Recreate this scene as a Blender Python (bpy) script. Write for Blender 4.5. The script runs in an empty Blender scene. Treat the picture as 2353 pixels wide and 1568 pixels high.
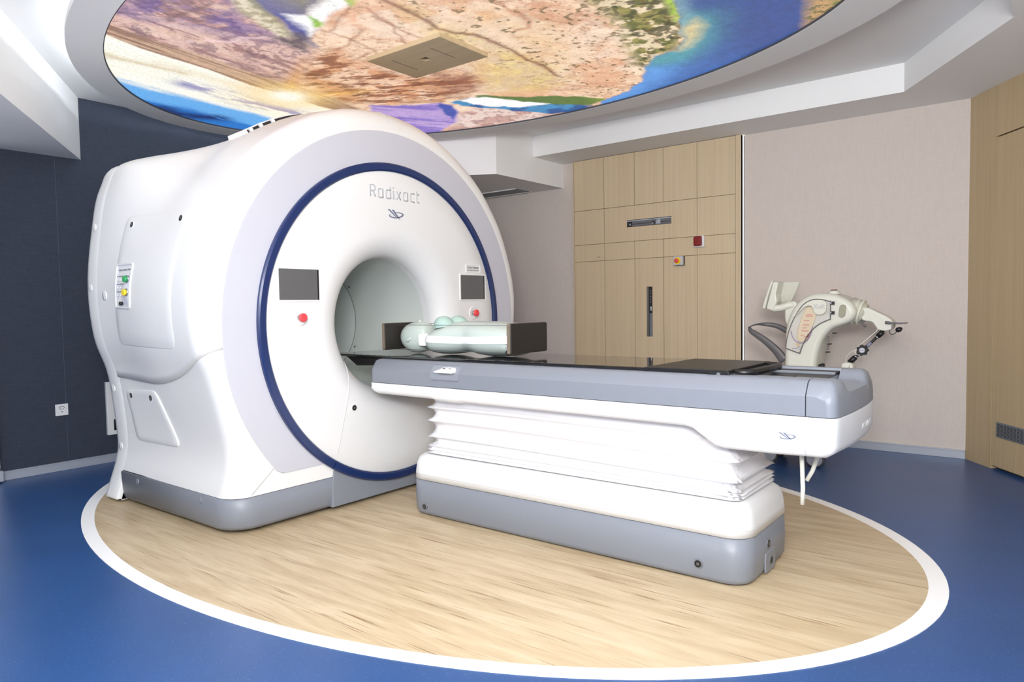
import bpy, math, random
import numpy as np
from mathutils import Vector, Matrix
random.seed(7)
PI = math.pi
S = bpy.context.scene
COL = S.collection

# ------------------------------------------------------------------ camera
YAW, PITCH, ROLL, FPX = math.radians(127.8225), math.radians(2.8555), math.radians(0.9518), 1616.9
CAM = np.array([0.0, 0.0, 1.15])
def cam_rows():
    fwd = np.array([math.cos(YAW) * math.cos(PITCH), math.sin(YAW) * math.cos(PITCH), -math.sin(PITCH)])
    right = np.array([math.sin(YAW), -math.cos(YAW), 0.0])
    down = np.cross(fwd, right)
    c, s = math.cos(ROLL), math.sin(ROLL)
    return np.stack([c * right + s * down, -s * right + c * down, fwd])
RM = cam_rows()
cd = bpy.data.cameras.new('camera'); cam = bpy.data.objects.new('camera', cd); COL.objects.link(cam)
cd.sensor_width = 36.0; cd.lens = 36.0 * FPX / 2353.0; cd.clip_start = 0.05
mw = Matrix.Identity(4)
for i in range(3):
    mw[i][0] = RM[0][i]; mw[i][1] = -RM[1][i]; mw[i][2] = -RM[2][i]; mw[i][3] = CAM[i]
cam.matrix_world = mw
S.camera = cam

def hit(px, py, ax, val):
    """where the line of sight through a pixel of the 2353 x 1568 frame meets the plane axis = val"""
    d = RM.T @ np.array([(px - 1176.5) / FPX, (py - 784.0) / FPX, 1.0])
    t = (val - CAM[ax]) / d[ax]
    return CAM + t * d

# ------------------------------------------------------------------ world, lights, exposure
W = bpy.data.worlds.new('world'); S.world = W; W.use_nodes = True
W.node_tree.nodes['Background'].inputs[0].default_value = (0.9, 0.95, 1.0, 1)
W.node_tree.nodes['Background'].inputs[1].default_value = 0.3
vs = S.view_settings
vs.view_transform = 'Standard'; vs.look = 'None'; vs.gamma = 1.0; vs.use_curve_mapping = False
EXPO = -0.40
vs.exposure = EXPO
def area(name, loc, target, sx, sy, power, col=(1, 1, 1)):
    l = bpy.data.lights.new(name, 'AREA'); l.shape = 'RECTANGLE'; l.size = sx; l.size_y = sy
    l.energy = power; l.color = col
    o = bpy.data.objects.new(name, l); COL.objects.link(o); o.location = loc
    o.rotation_euler = (Vector(target) - Vector(loc)).to_track_quat('-Z', 'Y').to_euler()
    return o
area('ceiling_lamp', (-0.55, -0.6, 2.55), (-2.2, 2.6, 0.6), 2.0, 1.5, 150, (0.98, 0.99, 1.0))
area('bounce_fill', (0.3, -0.4, 1.7), (-0.8, 0.9, 2.74), 0.9, 0.6, 240, (0.985, 0.99, 1.0))  # added unseen lamp: simulates bounce, brightens the ceiling and the oval's underside
area('bounce_fill', (-3.4, -0.9, 1.75), (-3.4, -0.6, 2.74), 0.9, 0.6, 40, (0.985, 0.99, 1.0))  # second added fill out of view, lifts the ceiling on the left

# ------------------------------------------------------------------ materials
def lin(c):
    return tuple(((x / 255.0) / 12.92 if x / 255.0 <= 0.04045 else ((x / 255.0 + 0.055) / 1.055) ** 2.4) for x in c)
def new_mat(name):
    m = bpy.data.materials.new(name); m.use_nodes = True
    return m, m.node_tree, m.node_tree.nodes['Principled BSDF']
def node(nt, typ, **kw):
    n = nt.nodes.new(typ)
    for k, v in kw.items():
        if k.startswith('i_'):
            key = k[2:]
            key = int(key) if key.isdigit() else key.replace('_', ' ')
            n.inputs[key].default_value = v
        else:
            setattr(n, k, v)
    return n
def plain(name, rgb, rough=0.5, metal=0.0, spec=0.5, coat=0.0, bump=0.0, bscale=300.0, var=0.03, vscale=6.0):
    """one colour with a faint procedural mottling and optional fine relief"""
    m, nt, b = new_mat(name)
    tc = node(nt, 'ShaderNodeTexCoord')
    nz = node(nt, 'ShaderNodeTexNoise'); nz.inputs['Scale'].default_value = vscale; nz.inputs['Detail'].default_value = 3
    nt.links.new(tc.outputs['Object'], nz.inputs['Vector'])
    mx = node(nt, 'ShaderNodeMix', data_type='RGBA')
    c = lin(rgb)
    mx.inputs['A'].default_value = (*[x * (1 - var) for x in c], 1); mx.inputs['B'].default_value = (*[min(1, x * (1 + var)) for x in c], 1)
    nt.links.new(nz.outputs['Fac'], mx.inputs['Factor']); nt.links.new(mx.outputs['Result'], b.inputs['Base Color'])
    b.inputs['Roughness'].default_value = rough; b.inputs['Metallic'].default_value = metal
    b.inputs['Specular IOR Level'].default_value = spec; b.inputs['Coat Weight'].default_value = coat
    if bump > 0:
        n2 = node(nt, 'ShaderNodeTexNoise'); n2.inputs['Scale'].default_value = bscale; n2.inputs['Detail'].default_value = 2
        nt.links.new(tc.outputs['Object'], n2.inputs['Vector'])
        bp = node(nt, 'ShaderNodeBump'); bp.inputs['Strength'].default_value = bump; bp.inputs['Distance'].default_value = 0.002
        nt.links.new(n2.outputs['Fac'], bp.inputs['Height']); nt.links.new(bp.outputs['Normal'], b.inputs['Normal'])
    return m
def emit(name, rgb, strength):
    m, nt, b = new_mat(name)
    b.inputs['Base Color'].default_value = (*lin(rgb), 1)
    b.inputs['Emission Color'].default_value = (*lin(rgb), 1); b.inputs['Emission Strength'].default_value = strength
    return m
def ramp(nt, stops):
    r = node(nt, 'ShaderNodeValToRGB'); cr = r.color_ramp
    while len(cr.elements) < len(stops): cr.elements.new(0.5)
    for e, (p, c) in zip(cr.elements, stops):
        e.position = p; e.color = (*lin(c), 1)
    return r
def woodmat(name, stops, scale_vec, rough=0.45, scale=1.0, streak=None, distort=0.6, coat=0.0, bump=0.1):
    """stretched noise grain; scale_vec is small along the grain"""
    m, nt, b = new_mat(name)
    tc = node(nt, 'ShaderNodeTexCoord'); mp = node(nt, 'ShaderNodeMapping'); mp.inputs['Scale'].default_value = scale_vec
    nt.links.new(tc.outputs['Object'], mp.inputs['Vector'])
    n1 = node(nt, 'ShaderNodeTexNoise'); n1.inputs['Scale'].default_value = scale; n1.inputs['Detail'].default_value = 6
    n1.inputs['Roughness'].default_value = 0.6; n1.inputs['Distortion'].default_value = distort
    nt.links.new(mp.outputs['Vector'], n1.inputs['Vector'])
    r = ramp(nt, stops); nt.links.new(n1.outputs['Fac'], r.inputs['Fac'])
    out = r.outputs['Color']
    if streak:
        mp2 = node(nt, 'ShaderNodeMapping'); mp2.inputs['Scale'].default_value = streak[0]; mp2.inputs['Location'].default_value = (3.1, 1.7, 0.4)
        nt.links.new(tc.outputs['Object'], mp2.inputs['Vector'])
        n2 = node(nt, 'ShaderNodeTexNoise'); n2.inputs['Scale'].default_value = 1.0; n2.inputs['Detail'].default_value = 5; n2.inputs['Roughness'].default_value = 0.65
        n2.inputs['Distortion'].default_value = 0.3
        nt.links.new(mp2.outputs['Vector'], n2.inputs['Vector'])
        r2 = ramp(nt, [(streak[1], streak[3]), (streak[2], (255, 255, 255))])
        nt.links.new(n2.outputs['Fac'], r2.inputs['Fac'])
        mx = node(nt, 'ShaderNodeMix', data_type='RGBA', blend_type='MULTIPLY'); mx.inputs['Factor'].default_value = 1.0
        nt.links.new(out, mx.inputs['A']); nt.links.new(r2.outputs['Color'], mx.inputs['B']); out = mx.outputs['Result']
    nt.links.new(out, b.inputs['Base Color'])
    b.inputs['Roughness'].default_value = rough; b.inputs['Coat Weight'].default_value = coat
    bp = node(nt, 'ShaderNodeBump'); bp.inputs['Strength'].default_value = bump; bp.inputs['Distance'].default_value = 0.001
    nt.links.new(n1.outputs['Fac'], bp.inputs['Height']); nt.links.new(bp.outputs['Normal'], b.inputs['Normal'])
    return m
def fabric(name, rgb, rgb2, rough=0.85, ax='XZ'):
    """woven wall covering: fine crossing threads"""
    m, nt, b = new_mat(name)
    tc = node(nt, 'ShaderNodeTexCoord')
    fac = None
    for sv in ((14, 14, 420), (420, 420, 14)):
        mp = node(nt, 'ShaderNodeMapping'); mp.inputs['Scale'].default_value = sv
        nt.links.new(tc.outputs['Object'], mp.inputs['Vector'])
        n = node(nt, 'ShaderNodeTexNoise'); n.inputs['Scale'].default_value = 1.0; n.inputs['Detail'].default_value = 2
        nt.links.new(mp.outputs['Vector'], n.inputs['Vector'])
        if fac is None: fac = n.outputs['Fac']
        else:
            a = node(nt, 'ShaderNodeMath', operation='ADD'); nt.links.new(fac, a.inputs[0]); nt.links.new(n.outputs['Fac'], a.inputs[1]); fac = a.outputs[0]
    mr = node(nt, 'ShaderNodeMapRange'); mr.inputs['From Min'].default_value = 0.7; mr.inputs['From Max'].default_value = 1.3
    nt.links.new(fac, mr.inputs['Value'])
    mx = node(nt, 'ShaderNodeMix', data_type='RGBA'); mx.inputs['A'].default_value = (*lin(rgb), 1); mx.inputs['B'].default_value = (*lin(rgb2), 1)
    nt.links.new(mr.outputs['Result'], mx.inputs['Factor']); nt.links.new(mx.outputs['Result'], b.inputs['Base Color'])
    b.inputs['Roughness'].default_value = rough
    bp = node(nt, 'ShaderNodeBump'); bp.inputs['Strength'].default_value = 0.25; bp.inputs['Distance'].default_value = 0.001
    nt.links.new(mr.outputs['Result'], bp.inputs['Height']); nt.links.new(bp.outputs['Normal'], b.inputs['Normal'])
    return m
def vinyl(name, rgb, fleck):
    m, nt, b = new_mat(name)
    tc = node(nt, 'ShaderNodeTexCoord')
    n1 = node(nt, 'ShaderNodeTexNoise'); n1.inputs['Scale'].default_value = 3.0; n1.inputs['Detail'].default_value = 4
    nt.links.new(tc.outputs['Object'], n1.inputs['Vector'])
    mx = node(nt, 'ShaderNodeMix', data_type='RGBA'); c = lin(rgb)
    mx.inputs['A'].default_value = (*[x * 0.85 for x in c], 1); mx.inputs['B'].default_value = (*[x * 1.15 for x in c], 1)
    nt.links.new(n1.outputs['Fac'], mx.inputs['Factor'])
    v = node(nt, 'ShaderNodeTexVoronoi'); v.inputs['Scale'].default_value = 85.0; v.inputs['Randomness'].default_value = 1.0
    nt.links.new(tc.outputs['Object'], v.inputs['Vector'])
    mr = node(nt, 'ShaderNodeMapRange'); mr.inputs['From Min'].default_value = 0.1; mr.inputs['From Max'].default_value = 0.16
    mr.inputs['To Min'].default_value = 0.5; mr.inputs['To Max'].default_value = 0.0
    nt.links.new(v.outputs['Distance'], mr.inputs['Value'])
    mx2 = node(nt, 'ShaderNodeMix', data_type='RGBA'); mx2.inputs['B'].default_value = (*lin(fleck), 1)
    nt.links.new(mx.outputs['Result'], mx2.inputs['A']); nt.links.new(mr.outputs['Result'], mx2.inputs['Factor'])
    nt.links.new(mx2.outputs['Result'], b.inputs['Base Color'])
    n3 = node(nt, 'ShaderNodeTexNoise'); n3.inputs['Scale'].default_value = 150.0
    nt.links.new(tc.outputs['Object'], n3.inputs['Vector'])
    bp = node(nt, 'ShaderNodeBump'); bp.inputs['Strength'].default_value = 0.12; bp.inputs['Distance'].default_value = 0.002
    nt.links.new(n3.outputs['Fac'], bp.inputs['Height']); nt.links.new(bp.outputs['Normal'], b.inputs['Normal'])
    b.inputs['Roughness'].default_value = 0.34; b.inputs['Specular IOR Level'].default_value = 0.5
    return m

OAK = [(0.2, (196, 174, 142)), (0.5, (206, 186, 154)), (0.8, (213, 194, 163))]
M = {
    'white': plain('gloss_white_plastic', (229, 229, 229), 0.38, var=0.01),
    'white2': plain('satin_white_plastic', (226, 227, 228), 0.42, var=0.01),
    'band': plain('pale_lavender_grey_plastic', (192, 193, 203), 0.42, var=0.01),
    'grey': plain('blue_grey_plastic', (127, 132, 142), 0.42, var=0.02),
    'greyd': plain('darker_blue_grey_plastic', (112, 117, 124), 0.45, var=0.02),
    'seam': plain('seam_grey', (196, 198, 202), 0.6),
    'dseam': plain('dark_seam', (70, 72, 78), 0.7),
    'letter': plain('engraved_grey', (176, 178, 182), 0.4),
    'letter2': plain('emblem_grey', (112, 118, 140), 0.45),
    'navy': plain('navy_gloss', (24, 44, 92), 0.25, coat=0.2, var=0.02),
    'bore': plain('bore_liner', (206, 212, 208), 0.5, var=0.01),
    'bore2': plain('bore_liner_deep', (196, 203, 199), 0.55, var=0.01),
    'screen': plain('dark_display_glass', (92, 92, 94), 0.25, var=0.01),
    'black': plain('black_plastic', (22, 22, 24), 0.4),
    'carbon': plain('carbon_gloss', (26, 25, 25), 0.1, spec=0.7, coat=0.5),
    'rubber': plain('black_rubber', (18, 18, 19), 0.7),
    'red': plain('red_plastic', (226, 70, 76), 0.35),
    'dred': plain('dark_red_lens', (128, 14, 18), 0.12, coat=0.6),
    'yellow': plain('yellow_plastic', (238, 212, 40), 0.4),
    'green': plain('green_plastic', (40, 160, 90), 0.35),
    'chrome': plain('brushed_metal', (190, 192, 194), 0.3, metal=0.9),
    'alu': plain('aluminium_strip', (176, 182, 192), 0.4, metal=0.3),
    'bellows': plain('white_bellows_cloth', (230, 229, 232), 0.7, bump=0.05, bscale=500),
    'ceil': plain('ceiling_paint', (240, 240, 239), 0.9, bump=0.03, var=0.01),
    'frame': plain('oval_frame_paint', (238, 238, 236), 0.85, var=0.01),
    'wallw': plain('white_wall_paint', (224, 224, 222), 0.9, bump=0.05, var=0.01),
    'dark': fabric('navy_woven_wallcovering', (42, 49, 63), (54, 62, 77)),
    'beige': fabric('beige_woven_wallcovering', (203, 192, 184), (213, 203, 195)),
    'blue': vinyl('blue_flecked_vinyl', (38, 76, 130), (126, 160, 198)),
    'trim': plain('white_floor_inlay', (250, 250, 250), 0.5, var=0.005),
    'floorwood': woodmat('pale_oak_vinyl', [(0.25, (172, 150, 118)), (0.45, (192, 171, 138)), (0.6, (204, 185, 153)), (0.8, (213, 197, 169))], (1.3, 11.0, 1), 0.42, 1.6,
                         streak=((2.2, 90.0, 1), 0.31, 0.41, (172, 148, 126))),
    'oak': woodmat('oak_veneer', OAK, (34.0, 34.0, 0.5), 0.5, 1.2, distort=0.2),
    'oakd': woodmat('oak_veneer_wall', [(0.2, (180, 157, 121)), (0.5, (190, 168, 131)), (0.8, (198, 176, 140))], (30.0, 30.0, 0.5), 0.5, 1.2, distort=0.3),
    'oakx': woodmat('oak_veneer_ceiling_box', [(0.25, (172, 152, 120)), (0.5, (184, 164, 130)), (0.75, (194, 174, 142))], (1.0, 14.0, 14.0), 0.5, 1.2, distort=0.3),
    'phantom': plain('pale_grey_green_plastic', (186, 198, 192), 0.32, coat=0.2),
    'phwhite': plain('phantom_white', (246, 247, 247), 0.35),  # plain white, lighter than the body; side strip and shoulder block
    'teal': plain('pale_teal_plastic', (166, 193, 186), 0.3),
    'plate': plain('scuffed_black_plate', (38, 34, 30), 0.5, var=0.12, vscale=30),
    'platee': plain('bronze_plate_edge', (120, 108, 92), 0.5),
    'cream': plain('cream_device_plastic', (214, 214, 202), 0.4, var=0.015),
    'hgrey': plain('dark_grey_handle', (92, 90, 92), 0.45),
    'bag': plain('tan_fluid_bag', (216, 196, 160), 0.3, var=0.1, vscale=40),
    'print': plain('red_print', (196, 96, 84), 0.5),
    'lilac': plain('lilac_tube', (140, 110, 160), 0.4),
    'led': emit('white_led', (255, 250, 238), 5.0),
    'cove': emit('cove_led', (240, 246, 255), 32.0),
    'tube': plain('milky_tube', (226, 226, 214), 0.3),
    'panelgrey': plain('control_panel_plate', (226, 227, 236), 0.4),
    'txt': plain('print_grey', (110, 112, 122), 0.6),
    'txtd': plain('print_dark', (52, 54, 58), 0.6),
    'dvoid': plain('dark_recess', (34, 36, 38), 0.7),
}
mg, nt, b = new_mat('clear_cover'); M['glass'] = mg
b.inputs['Base Color'].default_value = (0.93, 0.94, 0.92, 1); b.inputs['Roughness'].default_value = 0.05
b.inputs['Alpha'].default_value = 0.18

# ------------------------------------------------------------------ mesh helpers
ORG = {}
def tagp(o, label=None, cat=None, group=None, kind=None):
    if label: o['label'] = label
    if cat: o['category'] = cat
    if group: o['group'] = group
    if kind: o['kind'] = kind
    return o
def thing(name, label, cat, loc, group=None):
    o = bpy.data.objects.new(name, None); COL.objects.link(o); o.location = loc; o.empty_display_size = 0.1
    ORG[o.name] = Vector(loc)
    return tagp(o, label, cat, group)
class MB:
    def __init__(s): s.v = []; s.f = []; s.sm = []
    def add(s, v, f, smooth=False):
        n = len(s.v); s.v += [tuple(float(c) for c in p) for p in v]; s.f += [tuple(i + n for i in q) for q in f]; s.sm += [smooth] * len(f); return s
    def box(s, x0, x1, y0, y1, z0, z1):
        v = [(x, y, z) for z in (z0, z1) for y in (y0, y1) for x in (x0, x1)]
        return s.add(v, [(0, 2, 3, 1), (4, 5, 7, 6), (0, 1, 5, 4), (2, 6, 7, 3), (0, 4, 6, 2), (1, 3, 7, 5)])
    def loft(s, rings, cap0=True, cap1=True, closed=True, smooth=True):
        n = len(rings[0]); v = [p for r in rings for p in r]; f = []
        for k in range(len(rings) - 1):
            for i in range(n if closed else n - 1):
                j = (i + 1) % n
                f.append((k * n + i, k * n + j, (k + 1) * n + j, (k + 1) * n + i))
        nf = len(f)
        s.add(v, f, smooth)
        if cap0: s.add(rings[0], [tuple(range(n))[::-1]])
        if cap1: s.add(rings[-1], [tuple(range(n))])
        return s
    def tube(s, pts, r, n=10, caps=True, closed=False):
        P = [Vector(p) for p in pts]; R = r if isinstance(r, (list, tuple)) else [r] * len(P); rings = []; up = None
        for i, p in enumerate(P):
            if closed: t = P[(i + 1) % len(P)] - P[i - 1]
            else: t = P[min(i + 1, len(P) - 1)] - P[max(i - 1, 0)]
            t.normalize()
            if up is None: up = Vector((0, 0, 1)) if abs(t.z) < 0.9 else Vector((1, 0, 0))
            a = t.cross(up).normalized(); up = a.cross(t).normalized()
            rings.append([p + R[i] * (math.cos(2 * PI * k / n) * a + math.sin(2 * PI * k / n) * up) for k in range(n)])
        if closed: rings.append(rings[0]); caps = False
        return s.loft(rings, caps, caps)
    def cyl(s, a, b, r, n=20, r2=None): return s.tube([a, b], [r, r if r2 is None else r2], n)
    def prism(s, poly, ax, lo, hi):
        """polygon given in the two other axes (in order), extruded along ax"""
        def mk(p, c):
            q = list(p); q.insert(ax, c); return q
        A = [mk(p, lo) for p in poly]; B = [mk(p, hi) for p in poly]
        return s.loft([A, B], True, True, True, False)
    def build(s, name, mat, parent=None, bevel=0.0, seg=2, kind=None, label=None, auto=None):
        me = bpy.data.meshes.new(name); off = Vector((0, 0, 0))
        if parent is not None: off = ORG.get(parent.name, off)
        me.from_pydata([(p[0] - off.x, p[1] - off.y, p[2] - off.z) for p in s.v], [], s.f)
        me.polygons.foreach_set('use_smooth', s.sm); me.update()
        o = bpy.data.objects.new(name, me); COL.objects.link(o); o.data.materials.append(M[mat] if isinstance(mat, str) else mat)
        if parent is not None: o.parent = parent
        ORG[o.name] = off
        fix_normals(me)
        if bevel > 0:
            m = o.modifiers.new('bevel', 'BEVEL'); m.width = bevel; m.segments = seg; m.limit_method = 'ANGLE'; m.angle_limit = math.radians(35)
        if kind: o['kind'] = kind
        if label: o['label'] = label
        return o
def fix_normals(me):
    import bmesh
    bm = bmesh.new(); bm.from_mesh(me); bmesh.ops.remove_doubles(bm, verts=bm.verts, dist=1e-6)
    bmesh.ops.recalc_face_normals(bm, faces=bm.faces); bm.to_mesh(me); bm.free()
def rrect(cx, cy, hx, hy, r, n=6):
    """rounded rectangle outline, list of 2-D points"""
    r = max(1e-4, min(r, hx, hy)); out = []
    for (sx, sy, a0) in ((1, 1, 0), (-1, 1, 90), (-1, -1, 180), (1, -1, 270)):
        for k in range(n + 1):
            a = math.radians(a0 + 90 * k / n)
            out.append((cx + sx * (hx - r) + r * math.cos(a), cy + sy * (hy - r) + r * math.sin(a)))
    return out
def stack(mb, cx, cy, hx, hy, r, layers, n=6, cap0=True, cap1=True, bow=0.0):
    rings = []
    for (z, ins) in layers:
        pts = rrect(cx, cy, hx - ins, hy - ins, r - ins * 0.5, n)
        rings.append([(x + (bow * (1 - ((y - cy) / hy) ** 2) if x > cx else 0), y, z) for x, y in pts])
    return mb.loft(rings, cap0, cap1)
def catmull(P, n):
    P = [np.array(p, float) for p in P]; P = [2 * P[0] - P[1]] + P + [2 * P[-1] - P[-2]]; out = []
    for i in range(1, len(P) - 2):
        for k in range(n):
            t = k / n; a, b_, c, d = P[i - 1:i + 3]
            out.append(0.5 * ((2 * b_) + (-a + c) * t + (2 * a - 5 * b_ + 4 * c - d) * t * t + (-a + 3 * b_ - 3 * c + d) * t ** 3))
    out.append(P[-2]); return out
def sstep(t): t = max(0.0, min(1.0, t)); return t * t * (3 - 2 * t)
def ellipse(cx, cy, a, b_, n=160): return [(cx + a * math.cos(2 * PI * k / n), cy + b_ * math.sin(2 * PI * k / n)) for k in range(n)]
def text_mesh(name, body, size, mat, parent, origin, ux, uy, width=None, depth=0.001, align='CENTER'):
    """lettering: font outline turned into a mesh, laid on the plane origin + ux, uy"""
    cu = bpy.data.curves.new(name, 'FONT'); cu.body = body; cu.size = size; cu.align_x = align; cu.extrude = depth; cu.resolution_u = 3
    to = bpy.data.objects.new(name + '_tmp', cu); COL.objects.link(to)
    dg = bpy.context.evaluated_depsgraph_get(); me = bpy.data.meshes.new_from_object(to.evaluated_get(dg))
    bpy.data.objects.remove(to)
    xs = [v.co.x for v in me.vertices]
    k = 1.0 if not width else width / max(1e-6, max(xs) - min(xs))
    off = ORG.get(parent.name, Vector((0, 0, 0))) if parent else Vector((0, 0, 0))
    ux = Vector(ux).normalized(); uy = Vector(uy).normalized(); uz = ux.cross(uy)
    for v in me.vertices:
        c = v.co.copy(); v.co = Vector(origin) + ux * c.x * k + uy * c.y + uz * c.z - off
    o = bpy.data.objects.new(name, me); COL.objects.link(o); me.materials.clear(); me.materials.append(M[mat])
    if parent: o.parent = parent
    ORG[o.name] = off
    return o
def struct(o): o['kind'] = 'structure'; return o

# ------------------------------------------------------------------ the room
XL, YB, ZC = -5.75, 5.93, 2.74
DX, DY = 0.569, -0.822                       # direction of the slanted wood wall
P0 = (-0.507, 5.93); P1 = (P0[0] + DX * 3.2, P0[1] + DY * 3.2)
YN, XR = -2.6, P1[0]
room = [(XL, YN), (XR, YN), P1, P0, (XL, YB)]
struct(MB().prism([(XL - .1, YN - .1), (XR + .1, YN - .1), (XR + .1, YB + .1), (XL - .1, YB + .1)], 2, -0.1, 0.0).build('floor', 'blue'))
EC = (-2.925, 3.045)
o = MB(); ring_o = ellipse(EC[0], EC[1], 2.615, 1.722); ring_i = ellipse(EC[0], EC[1], 2.545, 1.658)
o.loft([[(x, y, 0.0) for x, y in ring_o], [(x, y, 0.003) for x, y in ring_o], [(x, y, 0.003) for x, y in ring_i], [(x, y, 0.0) for x, y in ring_i]], False, False, True, False)
struct(o.build('trim_1', 'trim'))
o = MB(); o.loft([[(x, y, 0.0) for x, y in ring_i], [(x, y, 0.0028) for x, y in ring_i]], False, True, True, False)
struct(o.build('floor', 'floorwood'))
struct(MB().box(XL - .1, XL, YN, YB + .1, 0, ZC + .1).build('wall_left', 'dark'))
struct(MB().box(XL, P0[0] + 0.02, YB, YB + .1, 0, ZC + .1).build('wall_back', 'beige'))
struct(MB().box(XL, XR + .1, YN - .1, YN, 0, ZC + .1).build('wall_near', 'wallw'))
struct(MB().box(XR, XR + .1, YN, P1[1], 0, ZC + .1).build('wall_side', 'wallw'))
struct(MB().prism([(XL - .1, YN - .1), (XR + .1, YN - .1), (XR + .1, YB + .1), (XL - .1, YB + .1)], 2, ZC, ZC + .1).build('ceiling', 'ceil'))
NX, NY = -DY, DX                              # outward normal of the slanted wall
def dpt(s, out=0.0): return (P0[0] + DX * s + NX * out, P0[1] + DY * s + NY * out)
def dprism(mb, s0, s1, o0, o1, z0, z1): return mb.prism([dpt(s0, o0), dpt(s1, o0), dpt(s1, o1), dpt(s0, o1)], 2, z0, z1)
wr = MB(); dprism(wr, 0, 0.285, 0.0, 0.1, 0, ZC); dprism(wr, 0.285, 1.42, 0.0, 0.1, 2.215, ZC); dprism(wr, 1.42, 3.25, 0.0, 0.1, 0, ZC); dprism(wr, 0.27, 1.43, 0.05, 0.1, 0, 2.23)
struct(wr.build('wall_right', 'oakd'))
dr = MB(); dprism(dr, 0.290, 1.414, 0.002, 0.045, 0.022, 2.207)
door = struct(dr.build('door_1', 'oakd', bevel=0.002))
g = MB(); dprism(g, 0.346, 1.10, -0.004, 0.01, 0.225, 0.325); g.build('vent_grille', 'greyd', door, bevel=0.002)
gs = MB()
for i in range(22):
    for j in range(10):
        s0 = 0.362 + i * 0.0328; z0 = 0.236 + j * 0.0082
        dprism(gs, s0, s0 + 0.024, -0.0052, -0.003, z0, z0 + 0.0038)
gs.build('vent_slot', 'dvoid', door, kind='stuff')
# metal edge trim that stands beside the dark wall and skirtings
struct(MB().box(XL, XL + 0.014, 1.56, YB, 0, 0.062).box(XL, XL + 0.018, 1.56, YB, 0.055, 0.064).build('baseboard_left', 'alu', bevel=0.002))
struct(MB().box(XL, -3.80, YB - 0.014, YB, 0, 0.062).box(-2.10, P0[0], YB - 0.014, YB, 0, 0.062).box(-2.10, P0[0], YB - 0.018, YB, 0.055, 0.064).build('baseboard_back', 'alu', bevel=0.002))
struct(MB().box(XL, XL + 0.0015, 2.048, 2.051, 0.064, 2.28).build('trim_2', plain('wall_seam', (70, 80, 98), 0.8)))
# bulkheads under the ceiling
ZS = 2.547
struct(MB().prism([(-3.93, 5.44), (-0.845, 5.44), (-0.20, 4.38), (-0.21, 3.2), (0.25, 2.5), (XR, 2.5), P1, P0, (-3.93, YB)], 2, ZS, ZC).build('ceiling_bulkhead', 'ceil'))
struct(MB().prism([(-3.935, 4.885), (-3.925, YB), (XL, YB), (XL, 3.78)], 2, 2.315, ZC).build('ceiling_bulkhead', 'ceil'))
struct(MB().prism([(XL, 2.225), (-4.35, 1.325), (-2.95, 0.43), (-2.95, -1.0), (XL, -1.0)], 2, 2.286, ZC).build('ceiling_bulkhead', 'ceil'))
v = thing('air_vent', 'long slim air outlet in the underside of the bulkhead behind the white scanner', 'vent', (-4.35, 5.62, 2.315))
MB().box(-5.3, -4.28, 5.60, 5.615, 2.307, 2.315).build('rim', 'ceil', v)
MB().box(-5.3, -4.28, 5.615, 5.85, 2.311, 2.315).build('louvre', 'greyd', v)
MB().box(-5.3, -4.28, 5.85, 5.865, 2.307, 2.315).build('rim', 'ceil', v)

# ------------------------------------------------------------------ oval light ceiling with the printed canyon
ZD = 2.60
disc = thing('oval_light_ceiling', 'large oval backlit ceiling panel printed with a canyon and river landscape', 'ceiling light', (EC[0], EC[1], ZD))
CA, CB = 2.352, 1.518
fo = ellipse(-2.86, EC[1], 2.615, 1.712, 192); fi = ellipse(-2.912, 3.035, CA, CB, 192)
mb = MB(); mb.loft([[(x, y, 2.635) for x, y in fo], [(x, y, ZD) for x, y in fo], [(x, y, ZD) for x, y in fi], [(x, y, 2.625) for x, y in fi]], False, False, True, False)
mb.build('frame', 'frame', disc)
e2 = ellipse(-2.912, 3.035, CA - 0.005, CB - 0.005, 192)
mb = MB(); mb.loft([[(x, y, 2.601) for x, y in fi], [(x, y, 2.601) for x, y in e2], [(x, y, 2.62) for x, y in e2]], False, False, True, False); mb.build('shadow_gap', 'dseam', disc)
cove = MB(); pts = []
for k in range(60):
    a = math.radians(150 + 95 * k / 59); pts.append((-2.86 + 2.50 * math.cos(a), EC[1] + 1.60 * math.sin(a)))
cove.tube([(x, y, 2.648) for x, y in pts], 0.010, 8); cove.build('cove_light_strip', 'cove', disc)

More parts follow.
